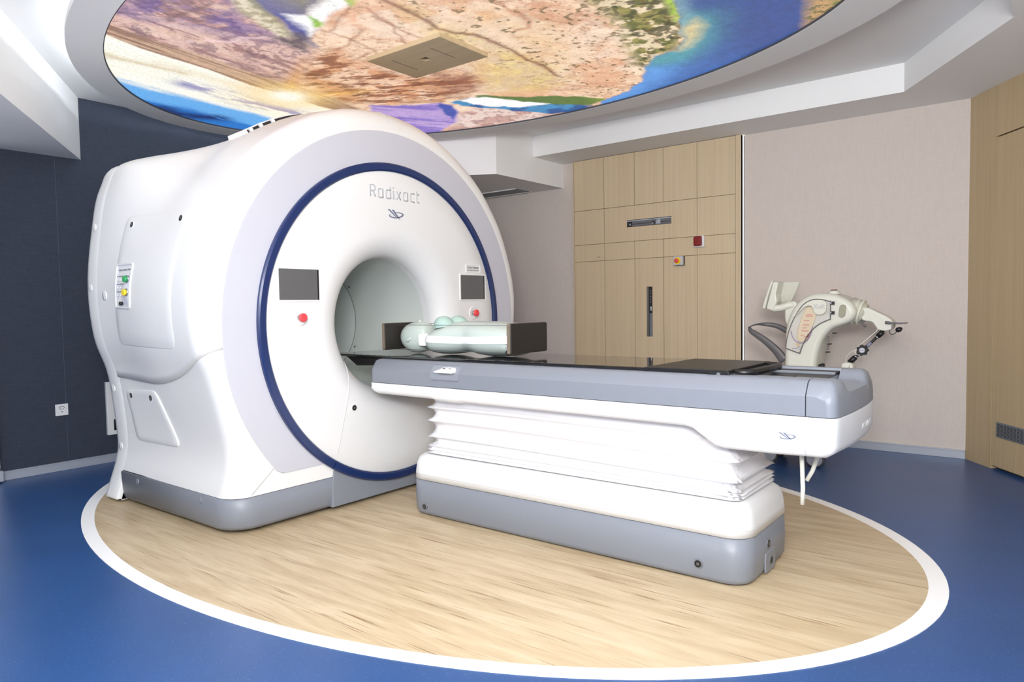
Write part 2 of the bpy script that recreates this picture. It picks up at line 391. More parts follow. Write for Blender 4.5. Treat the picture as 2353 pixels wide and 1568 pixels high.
def fbm(x, y, seed, octv=5, rough=0.55):
    rng = np.random.RandomState(seed); T = rng.rand(256, 256); out = np.zeros_like(x); amp = 1.0; tot = 0.0
    for k in range(octv):
        xi = np.floor(x).astype(int); yi = np.floor(y).astype(int); fx = x - xi; fy = y - yi
        fx = fx * fx * (3 - 2 * fx); fy = fy * fy * (3 - 2 * fy)
        a = T[xi % 256, yi % 256]; b_ = T[(xi + 1) % 256, yi % 256]; c = T[xi % 256, (yi + 1) % 256]; d = T[(xi + 1) % 256, (yi + 1) % 256]
        out += amp * ((a * (1 - fx) + b_ * fx) * (1 - fy) + (c * (1 - fx) + d * fx) * fy); tot += amp
        amp *= rough; x = x * 2.03 + 17.3; y = y * 2.03 + 5.1
    return out / tot
def print_colours(X, Y):
    """colours of the landscape print at points of the panel (world X, Y)"""
    P2 = lambda L: np.array([hit(px, py, 2, ZD)[:2] for px, py in L])
    n1 = fbm(X * 3, Y * 3, 1); n2 = fbm(X * 9, Y * 9, 2); n3 = fbm(X * 26, Y * 26, 3, 4)
    wx = X + 0.10 * (fbm(X * 5, Y * 5, 11) - 0.5) + 0.03 * (fbm(X * 18, Y * 18, 12) - 0.5)
    wy = Y + 0.10 * (fbm(X * 5, Y * 5, 13) - 0.5) + 0.03 * (fbm(X * 18, Y * 18, 14) - 0.5)
    def sdist(L, x, y):
        Q = P2(L); ins = np.zeros(x.shape, bool); dm = np.full(x.shape, 1e9); n = len(Q)
        for i in range(n):
            (x0, y0), (x1, y1) = Q[i], Q[(i + 1) % n]
            c = ((y0 > y) != (y1 > y)) & (x < (x1 - x0) * (y - y0) / (y1 - y0 + 1e-12) + x0); ins ^= c
            t = np.clip(((x - x0) * (x1 - x0) + (y - y0) * (y1 - y0)) / ((x1 - x0) ** 2 + (y1 - y0) ** 2 + 1e-12), 0, 1)
            dm = np.minimum(dm, np.hypot(x - x0 - t * (x1 - x0), y - y0 - t * (y1 - y0)))
        return np.where(ins, dm, -dm)
    def mask(L, soft=0.01, warp=True): return np.clip(sdist(L, wx if warp else X, wy if warp else Y) / soft * 0.5 + 0.5, 0, 1)
    def ldist(L, x, y):
        Q = P2(L); dm = np.full(x.shape, 1e9)
        for i in range(len(Q) - 1):
            (x0, y0), (x1, y1) = Q[i], Q[i + 1]
            t = np.clip(((x - x0) * (x1 - x0) + (y - y0) * (y1 - y0)) / ((x1 - x0) ** 2 + (y1 - y0) ** 2 + 1e-12), 0, 1)
            dm = np.minimum(dm, np.hypot(x - x0 - t * (x1 - x0), y - y0 - t * (y1 - y0)))
        return dm
    C = np.zeros(X.shape + (3,))
    def put(m, c):
        c = np.array(lin(c)) if isinstance(c, tuple) else c
        C[:] = C * (1 - m[..., None]) + c * m[..., None]
    def mixc(a, b_, t): t = np.clip(t, 0, 1)[..., None]; return np.array(lin(a)) * (1 - t) + np.array(lin(b_)) * t
    def sm(v, lo, hi): t = np.clip((v - lo) / (hi - lo), 0, 1); return t * t * (3 - 2 * t)
    # pale orange rock everywhere first, then strata and cracks
    put(np.ones(X.shape), mixc((228, 176, 140), (248, 216, 186), sm(n1 * 0.6 + n2 * 0.4, 0.35, 0.65)))
    st = fbm((X * 0.55 + Y * 0.83) * 2.2, (-X * 0.83 + Y * 0.55) * 13, 21)
    put(0.55 * sm(st, 0.56, 0.72), (206, 146, 108))
    put(0.55 * sm(0.5 - np.abs(n2 - 0.5) * 12, 0.0, 0.5) * sm(n1, 0.38, 0.58), (150, 90, 60))
    n4 = fbm(X * 14 + Y * 8, Y * 14 - X * 8, 5)
    put(0.5 * sm(0.5 - np.abs(n4 - 0.5) * 16, 0.0, 0.5) * sm(fbm(X * 2, Y * 2, 6), 0.45, 0.6), (172, 108, 74))
    put(0.6 * sm(fbm(X * 4 + 3, Y * 4, 7), 0.52, 0.66), (250, 226, 204))
    # yellow grass band and the dark crack beside it
    put(0.7 * mask([(930, 20), (985, 50), (1010, 60), (1100, 88), (1200, 128), (1270, 162), (1305, 185), (1250, 214), (1120, 218), (1090, 180), (1118, 130), (1003, 84), (960, 60)], 0.10), mixc((232, 206, 126), (214, 186, 138), sm(n2, 0.4, 0.65)))
    put(0.45 * mask([(1060, 20), (1180, 45), (1290, 80), (1330, 130), (1300, 150), (1200, 110), (1100, 70)], 0.12), mixc((232, 200, 130), (236, 190, 150), n2))
    put(0.8 * np.exp(-(ldist([(880, 0), (960, 40), (1010, 70), (1090, 88), (1180, 125), (1235, 155), (1290, 180)], wx, wy) / 0.020) ** 2), (132, 78, 46))
    put(0.55 * np.exp(-(ldist([(1110, 0), (1200, 40), (1215, 70), (1180, 78)], wx, wy) / 0.016) ** 2), (170, 96, 60))
    # burnt orange cliff face at the lower side of the promontory
    cl = mask([(700, 128), (760, 120), (830, 150), (930, 180), (1000, 175), (1095, 178), (1090, 215), (1010, 236), (880, 244), (790, 240), (700, 205), (680, 180)], 0.07)
    crk = fbm((X * 0.9 + Y * 0.4) * 6, (-X * 0.4 + Y * 0.9) * 20, 31)
    put(0.85 * cl, mixc((214, 150, 104), (240, 198, 166), sm(n2, 0.42, 0.62)))
    put(0.9 * cl * sm(crk, 0.50, 0.60), (140, 78, 42))
    put(0.7 * cl * sm(fbm((X * 0.9 + Y * 0.4) * 14, (-X * 0.4 + Y * 0.9) * 34, 32), 0.56, 0.64), (104, 54, 28))
    put(0.75 * mask([(1000, 172), (1060, 165), (1098, 180), (1095, 210), (1040, 225), (985, 205)], 0.05) * sm(n2, 0.38, 0.6), (146, 82, 56))
    for L in ([(735, 75), (790, 95), (850, 120), (880, 135)], [(800, 18), (780, 50), (760, 80)], [(760, 120), (790, 110), (830, 75)], [(810, 145), (850, 128)], [(860, 40), (920, 70), (985, 100)], [(845, 22), (900, 60), (930, 105)]):
        put(0.55 * np.exp(-(ldist(L, wx, wy) / 0.012) ** 2), (150, 92, 66))
    # mauve canyon wall at the left
    lw = mask([(200, -60), (560, -60), (590, 20), (640, 70), (690, 100), (715, 118), (700, 160), (680, 220), (760, 262), (760, 300), (200, 300)], 0.03)
    wallc = mixc((196, 150, 140), (222, 184, 172), sm(n1, 0.35, 0.62))
    put(lw, wallc)
    A0, B0 = P2([(242, 84), (730, 247)]); T0 = (B0 - A0) / np.linalg.norm(B0 - A0); N0 = np.array([-T0[1], T0[0]])
    al0 = (X - A0[0]) * T0[0] + (Y - A0[1]) * T0[1]; be0 = (X - A0[0]) * N0[0] + (Y - A0[1]) * N0[1]
    st2 = fbm(al0 * 3.0 + n2 * 1.2, be0 * 22 + n1 * 5, 41)
    put(0.75 * lw * sm(st2, 0.52, 0.66), (138, 92, 92))
    put(0.6 * lw * sm(1 - st2, 0.56, 0.68), (236, 202, 186))
    gl = fbm(al0 * 16 + n1 * 6, be0 * 9 + n2 * 5, 42)
    put(0.6 * lw * sm(gl, 0.55, 0.64), (112, 78, 96))
    pur = mask([(262, 30), (330, -40), (530, -30), (560, 30), (640, 92), (560, 96), (470, 74), (400, 58), (330, 52)], 0.12)
    put(0.95 * lw * pur * sm(n2 * 0.6 + n1 * 0.4, 0.36, 0.52), mixc((106, 78, 140), (150, 118, 156), sm(n3, 0.4, 0.6)))
    put(0.5 * mask([(430, 120), (540, 150), (650, 180), (640, 200), (520, 170), (430, 140)], 0.04) * sm(n2, 0.42, 0.55), (128, 92, 104))
    put(0.6 * np.exp(-(ldist([(470, 20), (430, 40), (385, 55)], wx, wy) / 0.02) ** 2), (110, 76, 80))
    put(0.7 * np.exp(-(ldist([(430, 103), (520, 98), (640, 92)], wx, wy) / 0.014) ** 2), (236, 204, 206))
    put(0.6 * np.exp(-(ldist([(258, 42), (330, 62), (420, 95), (470, 104)], wx, wy) / 0.03) ** 2), (230, 190, 170))
    # olive river bank, dark water, white glare, green scrub
    put(mask([(575, -40), (745, -40), (738, 5), (715, 30), (700, 40), (728, 85), (715, 112), (690, 98), (668, 72), (620, 28), (577, 0)], 0.03), mixc((62, 66, 150), (98, 96, 150), sm(n1, 0.4, 0.6)))
    put(0.85 * mask([(650, -20), (740, -20), (716, 26), (692, 30), (668, 12)], 0.10), (146, 138, 84))
    put(mask([(531, -5), (577, -5), (600, 15), (618, 28), (640, 55), (666, 84), (664, 92), (643, 93), (610, 68), (577, 43), (550, 22)], 0.02), mixc((184, 172, 140), (226, 212, 188), sm(n3, 0.35, 0.6)))
    put(0.5 * np.exp(-(ldist([(577, -5), (618, 28), (640, 52), (668, 86)], wx, wy) / 0.03) ** 2), (104, 120, 70))
    put(0.9 * mask([(612, 92), (664, 92), (690, 78), (722, 92), (704, 112), (698, 124), (655, 108)], 0.03), mixc((74, 62, 76), (120, 104, 100), sm(n3, 0.4, 0.6)))
    put(mask([(738, 3), (745, -40), (800, -40), (791, 15), (755, 33), (738, 54), (727, 88), (705, 72), (679, 54), (664, 38), (707, 36), (717, 20)], 0.025), (255, 255, 255))
    put(mask([(788, -30), (835, -30), (808, 10), (796, 18), (790, 8)], 0.02), mixc((120, 170, 40), (186, 206, 70), n2))
    put(mask([(705, 36), (720, 46), (737, 62), (736, 70), (725, 69), (712, 54)], 0.012), mixc((112, 170, 40), (160, 200, 60), n2))
    # dry scrub along the right river, bright green edge
    vg = mask([(1340, -20), (1515, -20), (1545, 30), (1556, 56), (1568, 90), (1555, 119), (1512, 133), (1492, 166), (1460, 150), (1445, 115), (1420, 75), (1392, 35)], 0.06)
    put(vg, mixc((226, 202, 164), (240, 222, 190), n2))
    den = 0.16 * sm(ldist([(1515, 0), (1556, 56), (1568, 90), (1555, 119), (1512, 133), (1492, 166)], X, Y), 0.35, 0.0)
    put(vg * sm(fbm(X * 16, Y * 16, 51, 3) + den, 0.50, 0.60), mixc((104, 108, 48), (150, 140, 74), sm(n3, 0.4, 0.6)))
    put(vg * 0.85 * sm(fbm(X * 24, Y * 24, 52, 3) + den, 0.62, 0.70), (58, 60, 26))
    put(mask([(1513, -20), (1540, -20), (1551, 18), (1550, 48), (1541, 56), (1534, 24)], 0.02), mixc((140, 190, 30), (176, 206, 60), n2))
    # blue river at the right
    rv = mask([(1540, -40), (2000, -40), (2000, 60), (1863, 75), (1700, 180), (1489, 240), (1400, 252), (1376, 236), (1440, 216), (1486, 190), (1492, 166), (1512, 134), (1556, 120), (1569, 90), (1556, 56), (1550, 20)], 0.015)
    blue = mixc((52, 102, 176), (40, 74, 144), sm(n1 * 0.4 + sm(X, -2.0, -1.1) * 0.6, 0.2, 0.7))
    put(rv, blue)
    put(rv * 0.9 * np.exp(-(ldist([(1500, 170), (1450, 218), (1400, 240)], wx, wy) / 0.16) ** 2), (92, 158, 232))
    put(rv * 0.75 * np.exp(-(ldist([(1600, 55), (1590, 95), (1560, 125), (1530, 140)], wx, wy) / 0.15) ** 2), (84, 170, 170))
    put(rv * 0.9 * mask([(1566, 68), (1608, 46), (1618, 62), (1600, 92), (1580, 112), (1558, 120), (1568, 95)], 0.05), (226, 204, 150))
    put(rv * 0.5 * np.exp(-(ldist([(1552, 0), (1565, 30), (1562, 55)], wx, wy) / 0.06) ** 2), (150, 190, 190))
    put(mask([(1855, -30), (1990, -30), (1940, 20), (1840, 75), (1856, 40)], 0.04), mixc((84, 120, 44), (196, 156, 104), sm(n2 + 0.5 * (X + 1.4), 0.4, 0.62)))
    put(0.8 * mask([(1855, -30), (1990, -30), (1940, 20), (1840, 75), (1856, 40)], 0.04) * sm(n3, 0.52, 0.6), (54, 76, 30))
    # lower river with white glare, green rim, pink and purple rocks
    put(mask([(1020, 318), (1047, 283), (1056, 264), (1100, 247), (1200, 255), (1290, 262), (1240, 300), (1100, 320)], 0.02), mixc((206, 164, 152), (238, 212, 202), sm(n2, 0.38, 0.6)))
    put(0.6 * mask([(1060, 262), (1110, 250), (1200, 258), (1290, 262), (1200, 300), (1040, 310)], 0.03) * sm(n3, 0.52, 0.62), (140, 104, 104))
    put(mask([(1085, 223), (1180, 227), (1260, 224), (1340, 227), (1382, 232), (1360, 245), (1300, 250), (1180, 240), (1090, 232)], 0.012), mixc((88, 116, 50), (160, 186, 40), sm(X, -2.75, -2.35)))
    put(mask([(1030, 236), (1075, 228), (1150, 235), (1265, 244), (1362, 246), (1345, 256), (1270, 266), (1200, 262), (1120, 252), (1060, 244)], 0.012), mixc((24, 84, 150), (60, 140, 190), sm(n2, 0.4, 0.6)))
    put(mask([(1052, 233), (1080, 228), (1140, 231), (1262, 243), (1200, 250), (1130, 249), (1090, 241)], 0.014), (255, 255, 255))
    pp = mask([(850, 247), (930, 246), (1009, 239), (1035, 243), (1057, 263), (1047, 283), (1019, 302), (985, 330), (900, 330), (850, 290)], 0.02)
    put(pp, mixc((136, 112, 196), (186, 158, 214), sm(st, 0.4, 0.62)))
    put(mask([(1004, 240), (1036, 243), (1057, 262), (1042, 278), (1022, 262)], 0.015), (58, 78, 172))
    # sky, clouds and low sun beyond the far rim
    H = [(200, 70), (242, 84), (322, 116), (398, 140), (475, 163), (577, 201), (666, 226), (730, 247), (763, 256), (830, 282)]
    rim = [(p[0] + 6, p[1] - 26) for p in H][::-1]
    Q = P2(H)
    a, b_ = Q[1], Q[7]; t = (b_ - a) / np.linalg.norm(b_ - a); nrm = np.array([-t[1], t[0]])
    along = (X - a[0]) * t[0] + (Y - a[1]) * t[1]
    below = (X - a[0]) * nrm[0] + (Y - a[1]) * nrm[1]
    test = P2([(420, 250)])[0]
    if (test - a) @ nrm < 0: below = -below
    strk = fbm(along * 1.5, below * 40, 61)
    put(mask(H + rim, 0.02, False), mixc((150, 112, 92), (204, 168, 140), sm(strk, 0.4, 0.62)))
    sk = mask(H + [(830, 420), (150, 420), (150, 60)], 0.006, False)
    D = float((test - a) @ nrm); D = abs(D)
    d = below / D + 0.22 * (fbm(along * 2.6, below * 9, 62) - 0.5) + 0.10 * np.clip(along - 0.6, 0, 1.2)
    sky = mixc((252, 250, 232), (255, 253, 244), sm(strk, 0.45, 0.6))
    sky = sky * (1 - sm(d, 0.70, 0.84)[..., None]) + np.array(lin((104, 176, 240))) * sm(d, 0.70, 0.84)[..., None]
    dk = sm(d, 1.02, 1.16)[..., None]; sky = sky * (1 - dk) + np.array(lin((40, 120, 206))) * dk
    put(sk, sky)
    put(sk * 0.75 * np.exp(-(ldist([(245, 130), (330, 152), (420, 172)], wx, wy) / 0.04) ** 2), (214, 196, 160))
    put(sk * 0.55 * np.exp(-(ldist([(360, 150), (480, 182), (600, 216)], wx, wy) / 0.05) ** 2), (240, 226, 204))
    put(sk * 0.8 * np.exp(-((ldist([(430, 200), (520, 222), (600, 246), (680, 262), (760, 280)], wx, wy)) / 0.10) ** 2) * sm(fbm(along * 4, below * 14, 63), 0.34, 0.50), (108, 106, 184))
    put(sk * 0.95 * np.exp(-((ldist([(365, 253), (420, 268), (500, 276)], wx, wy)) / 0.09) ** 2) * sm(fbm(along * 5, below * 14, 64), 0.32, 0.46), (14, 36, 98))
    sx, sy = hit(660, 226, 2, ZD)[:2]; r = np.hypot(X - sx, Y - sy)
    for L in ([(660, 226), (680, 180), (700, 140)], [(660, 226), (760, 222), (850, 212)]):
        put(np.clip(0.75 * np.exp(-(ldist(L, X, Y) / 0.045) ** 2) * np.exp(-r / 0.6), 0, 1), (255, 186, 60))
    put(np.clip(0.85 * np.exp(-(r / 0.30) ** 2), 0, 1), (255, 214, 120))
    put(np.clip(1.2 * np.exp(-(r / 0.13) ** 2), 0, 1), (255, 252, 236))
    # dots of shrub and overall fine texture
    dots = sm(fbm(X * 34, Y * 34, 71, 2), 0.70, 0.76) * (1 - sk) * (1 - rv) * (1 - lw) * (1 - pp) * sm(X, -3.0, -2.4)
    put(0.8 * dots, (112, 92, 50))
    C *= (0.80 + 0.36 * n3 * (1 - sk) + 0.18 * sk)[..., None]
    return np.clip(C, 0, 1)
NU, NV = 680, 440
uu, vg_ = np.meshgrid(np.linspace(-1, 1, NU), np.linspace(-1, 1, NV), indexing='ij')
PX = -2.912 + (CA - 0.004) * uu * np.sqrt(1 - vg_ ** 2 / 2); PY = 3.035 + (CB - 0.004) * vg_ * np.sqrt(1 - uu ** 2 / 2)
cols = print_colours(PX, PY)
off = ORG[disc.name]
vv = np.stack([PX - off.x, PY - off.y, np.full(PX.shape, 0.012)], -1).reshape(-1, 3)
ii = np.arange(NU * NV).reshape(NU, NV)
quads = np.stack([ii[:-1, :-1], ii[:-1, 1:], ii[1:, 1:], ii[1:, :-1]], -1).reshape(-1, 4)
me = bpy.data.meshes.new('printed_panel')
me.from_pydata(vv.tolist(), [], quads.tolist())
ca = me.color_attributes.new('print', 'FLOAT_COLOR', 'POINT')
ca.data.foreach_set('color', np.concatenate([cols.reshape(-1, 3), np.ones((NU * NV, 1))], 1).astype(np.float32).ravel())
mp, nt, b = new_mat('backlit_landscape_print')
at = node(nt, 'ShaderNodeAttribute', attribute_name='print')
nz = node(nt, 'ShaderNodeTexNoise'); nz.inputs['Scale'].default_value = 70; nz.inputs['Detail'].default_value = 4
tc = node(nt, 'ShaderNodeTexCoord'); nt.links.new(tc.outputs['Object'], nz.inputs['Vector'])
mr = node(nt, 'ShaderNodeMapRange'); mr.inputs['From Min'].default_value = 0.3; mr.inputs['From Max'].default_value = 0.7; mr.inputs['To Min'].default_value = 0.80; mr.inputs['To Max'].default_value = 1.12
nt.links.new(nz.outputs['Fac'], mr.inputs['Value'])
mx = node(nt, 'ShaderNodeMix', data_type='RGBA', blend_type='MULTIPLY'); mx.inputs['Factor'].default_value = 1.0
nt.links.new(at.outputs['Color'], mx.inputs['A']); nt.links.new(mr.outputs['Result'], mx.inputs['B'])
b.inputs['Base Color'].default_value = (0.08, 0.08, 0.08, 1); b.inputs['Roughness'].default_value = 0.5
nt.links.new(mx.outputs['Result'], b.inputs['Emission Color']); b.inputs['Emission Strength'].default_value = 1.38
PRINT_BSDF = b
po = bpy.data.objects.new('printed_panel', me); COL.objects.link(po); me.materials.append(mp); po.parent = disc; ORG[po.name] = off

hb = thing('ceiling_laser_box', 'flat rectangular oak box with a small square opening under the oval ceiling', 'ceiling box', (-2.91, 2.995, 2.586))
BX0, BX1, BY0, BY1 = -3.205, -2.622, 2.795, 3.195
bx = MB()
ox, oy = -2.922, 2.990
for (x0, x1, y0, y1) in ((BX0, ox - .026, BY0, BY1), (ox + .026, BX1, BY0, BY1), (ox - .026, ox + .026, BY0, oy - .026), (ox - .026, ox + .026, oy + .026, BY1)): bx.box(x0, x1, y0, y1, 2.586, 2.6115)
bx.build('box', 'oakx', hb)
MB().box(ox - .03, ox + .03, oy - .03, oy + .03, 2.606, 2.611).build('laser_opening', 'dvoid', hb)
for (x0, x1, y0, y1) in ((-3.085, -3.082, 2.875, 3.085), (-2.776, -2.773, 2.875, 3.085)): MB().box(x0, x1, y0, y1, 2.585, 2.5865).build('access_joint', 'dseam', hb)

# ------------------------------------------------------------------ the scanner gantry
GY, GZ, XF = 3.0, 1.06, -3.23
gan = thing('radiotherapy_gantry', 'tall white ring-shaped treatment scanner with a navy ring around its round bore', 'scanner', (-3.85, GY, 0.0))
def half_outline(P, n=8):
    """smooth curve through the half outline, level at the crown"""
    q = catmull(P + [(-P[-2][0], P[-2][1])], n); return np.array(q[:-n])
FO = half_outline([(1.135, .20), (1.10, .42), (1.175, .76), (1.25, 1.0), (1.255, 1.30), (1.15, 1.62), (1.01, 1.846), (.78, 2.075), (.40, 2.276), (0, 2.340)])
RO = half_outline([(1.13, .20), (1.095, .38), (1.13, .76), (1.200, 1.0), (1.222, 1.305), (1.19, 1.62), (1.13, 1.90), (1.0, 2.055), (.50, 2.098), (0, 2.10)])
def outline(X):
    w = sstep((-3.70 - X) / 0.66)
    P = FO * (1 - w) + RO * w
    k = 0.022 * math.exp(-((X + 3.62) / 0.22) ** 2)          # slight swell behind the front edge
    return P + np.stack([P[:, 0] * 0, (P[:, 1] - GZ).clip(0) * k], 1)
def inset2(P, d):
    T = np.gradient(P, axis=0); T /= np.linalg.norm(T, axis=1)[:, None] + 1e-9
    N = np.stack([T[:, 1], -T[:, 0]], 1)                     # outwards (increasing half width)
    Q = P - d * N; Q[-1, 0] = 0.0; Q[:, 1] = np.maximum(Q[:, 1], 0.20); Q[:, 0] = np.maximum(Q[:, 0], 0.0)
    return Q
def zseam(X):
    if X < -3.95: return 0.757 + 0.012 * ((X + 3.95) / 0.5) ** 2
    return 0.757 + 0.205 * ((X + 3.95) / 0.72) ** 2
STN = []
for X in np.linspace(-4.43, -3.345, 34): STN.append((X, outline(X)))
for k in range(1, 9):
    ph = math.radians(90 * k / 8); STN.append((-3.345 + 0.115 * math.sin(ph), inset2(outline(-3.345), 0.115 * (1 - math.cos(ph)))))
def resample(P, s0, s1, n):
    u = np.linspace(0, 1, len(P)); s = np.linspace(s0, s1, n)
    return np.stack([np.interp(s, u, P[:, 0]), np.interp(s, u, P[:, 1])], 1)
def seam_s(P, z): return float(np.interp(z, P[:, 1], np.linspace(0, 1, len(P))))
up_rings, lowL, lowR = [], [], []
for (X, P) in STN:
    ss = seam_s(P, zseam(X))
    U = resample(P, ss, 1.0, 44); Uo = inset2(U, -0.007); Uo[0] = U[0] + (Uo[1] - U[1])
    half = [tuple(U[0])] + [tuple(p) for p in Uo]
    ring = [(X, GY - h, z) for h, z in half] + [(X, GY + h, z) for h, z in half[::-1][1:]]
    up_rings.append(ring)
    L = resample(P, 0.0, ss, 18)
    lowL.append([(X, GY - h, z) for h, z in L]); lowR.append([(X, GY + h, z) for h, z in L])
mb = MB(); mb.loft(up_rings, False, False, False); upper = mb.build('upper_shell', 'white', gan)
for L in (lowL, lowR):
    mb = MB(); mb.loft(L, False, False, False); mb.build('lower_skirt', 'white', gan)
# flat white front plate around the light grey crescent
PF = STN[-1][1]; PO = inset2(PF, -0.0075); e0 = float(PF[0, 0])
halfp = [(h, 0.2) for h in np.linspace(0.36, e0, 9)] + [tuple(p) for p in PO]
outer = np.array([(GY - h, z) for h, z in halfp] + [(GY + h, z) for h, z in halfp[::-1][1:]])
inner = []
for p in outer:
    d_ = math.hypot(p[0] - GY, p[1] - GZ); r = min(0.93, d_ - 0.0005); inner.append((GY + r * (p[0] - GY) / d_, GZ + r * (p[1] - GZ) / d_))
mb = MB(); mb.loft([[(XF, y, z) for y, z in outer], [(XF, y, z) for y, z in inner]], False, False, False, False)
mb.build('front_plate', 'white', gan)
# light grey crescent
def arc_pts(r, zmin, n=150):
    a0 = math.asin((zmin - GZ) / r); return [(GY + r * math.cos(a0 + (PI - 2 * a0) * k / n), GZ + r * math.sin(a0 + (PI - 2 * a0) * k / n)) for k in range(n + 1)]
def crescent(ro, ri, zb, zr):
    A = arc_pts(ro, zb + zr); B = arc_pts(ri, zb)
    A = [(A[0][0] - 0.03, zb + zr * 0.35), ] + A + [(A[-1][0] + 0.03, zb + zr * 0.35)]
    A = [(A[0][0] - 0.04, zb)] + A + [(A[-1][0] + 0.04, zb)]
    n = len(A); idx = np.linspace(0, len(B) - 1, n); B = np.array(B)
    return A, [(float(np.interp(i, range(len(B)), B[:, 0])), float(np.interp(i, range(len(B)), B[:, 1]))) for i in idx]
A, B_ = crescent(1.152, 0.955, 0.285, 0.06)
mb = MB(); mb.loft([[(XF - 0.001, y, z) for y, z in A], [(XF + 0.004, y, z) for y, z in A], [(XF + 0.004, y, z) for y, z in B_]], False, False, False, False)
cres = mb.build('crescent_band', 'band', gan, label='pale lavender grey crescent band')
mb = MB(); mb.tube([(XF + 0.0015, y, z) for y, z in A], 0.0028, 6); mb.build('band_joint', 'seam', cres)
# navy ring
def revolve(mb, prof, n=144, a0=0.0, a1=2 * PI, cy=GY, cz=GZ, smooth=True):
    full = abs(a1 - a0 - 2 * PI) < 1e-6; rings = []
    for k in range(n if full else n + 1):
        a = a0 + (a1 - a0) * k / n; rings.append([(x, cy + r * math.cos(a), cz + r * math.sin(a)) for r, x in prof])
    if full: rings.append(rings[0])
    return mb.loft(rings, not full, not full, False, smooth)
ringp = [(0.966, XF - 0.02), (0.966, XF + 0.020), (0.958, XF + 0.027), (0.925, XF + 0.027), (0.917, XF + 0.020), (0.917, XF - 0.02)]
aS = math.atan2(0.306 - GZ, 2.505 - GY); aS2 = math.atan2(0.306 - GZ, 3.495 - GY)
mb = MB(); revolve(mb, ringp, 120, aS2 + 0.003, aS + 2 * PI - 0.003); rg_ = mb.build('ring', 'navy', gan, label='glossy navy ring around the front'); rg_.modifiers.new('edges', 'EDGE_SPLIT').split_angle = math.radians(25)
mb = MB(); revolve(mb, ringp, 40, aS + 0.003, aS2 - 0.003); rg_ = mb.build('ring_foot', 'navy', gan); rg_.modifiers.new('edges', 'EDGE_SPLIT').split_angle = math.radians(25)
# white front disc flaring into the bore
prof = [(0.918, XF - 0.005), (0.918, XF + 0.010), (0.912, XF + 0.014), (0.80, XF + 0.014), (0.70, XF + 0.013)]
for k in range(0, 19):
    th = math.radians(90 * k / 18); prof.append((0.405 + 0.175 * (1 - math.sin(th)), XF + 0.013 - 0.14 * (1 - math.cos(th))))
prof.append((0.404, XF - 0.17))
mb = MB(); revolve(mb, prof); mb.build('front_disc', 'white2', gan)
mb = MB(); revolve(mb, [(0.407, XF - 0.15), (0.404, XF - 0.17), (0.404, -4.10)]); mb.build('bore_liner', 'bore', gan)
mb = MB(); revolve(mb, [(0.406, -4.10), (0.403, -4.104), (0.403, -4.64)]); mb.build('bore_end', 'bore2', gan)
mb = MB(); revolve(mb, [(0.4045, -4.098), (0.4015, -4.099), (0.4015, -4.103), (0.4045, -4.104)]); mb.build('bore_joint', 'greyd', gan)
for a in (math.radians(38), math.radians(-28)):
    p = Vector((-4.06, GY + 0.402 * math.cos(a), GZ + 0.402 * math.sin(a))); n = Vector((0, -math.cos(a), -math.sin(a)))
    mb = MB(); mb.cyl(p, p + n * 0.003, 0.009, 10); mb.build('bore_screw', 'greyd', gan)
# seams of the lower front cover
for s in (-1, 1):
    pts = [(GY + s * (3.0 - y), z) for y, z in ((2.640, 0.842), (2.625, 0.76), (2.603, 0.66), (2.570, 0.535), (2.535, 0.41), (2.512, 0.325))]
    def xat(y, z):
        r = math.hypot(y - GY, z - GZ); R = sorted(prof); return float(np.interp(r, [q[0] for q in R], [q[1] for q in R]))
    cpts = catmull(pts, 5); mb = MB(); mb.tube([(xat(y, z) + 0.0005, y, z) for y, z in cpts], 0.0032, 6); mb.build('cover_seam', 'seam', gan)
def bolt(parent, p, n, r, name='lock', ring='white', core='black'):
    p, n = Vector(p), Vector(n).normalized()
    mb = MB(); mb.tube([p - n * 0.002, p + n * 0.003], [r * 1.45, r * 1.3], 18); o_ = mb.build(name, ring, parent)
    mb = MB(); mb.cyl(p + n * 0.002, p + n * 0.0045, r, 16); mb.build('lock_core', core, o_)
    mb = MB(); mb.cyl(p + n * 0.0042, p + n * 0.0055, r * 0.45, 10); mb.build('lock_key', 'hgrey', o_)
    return o_
bolt(gan, (XF + 0.014, 2.639, 0.575), (1, 0, 0), 0.016)
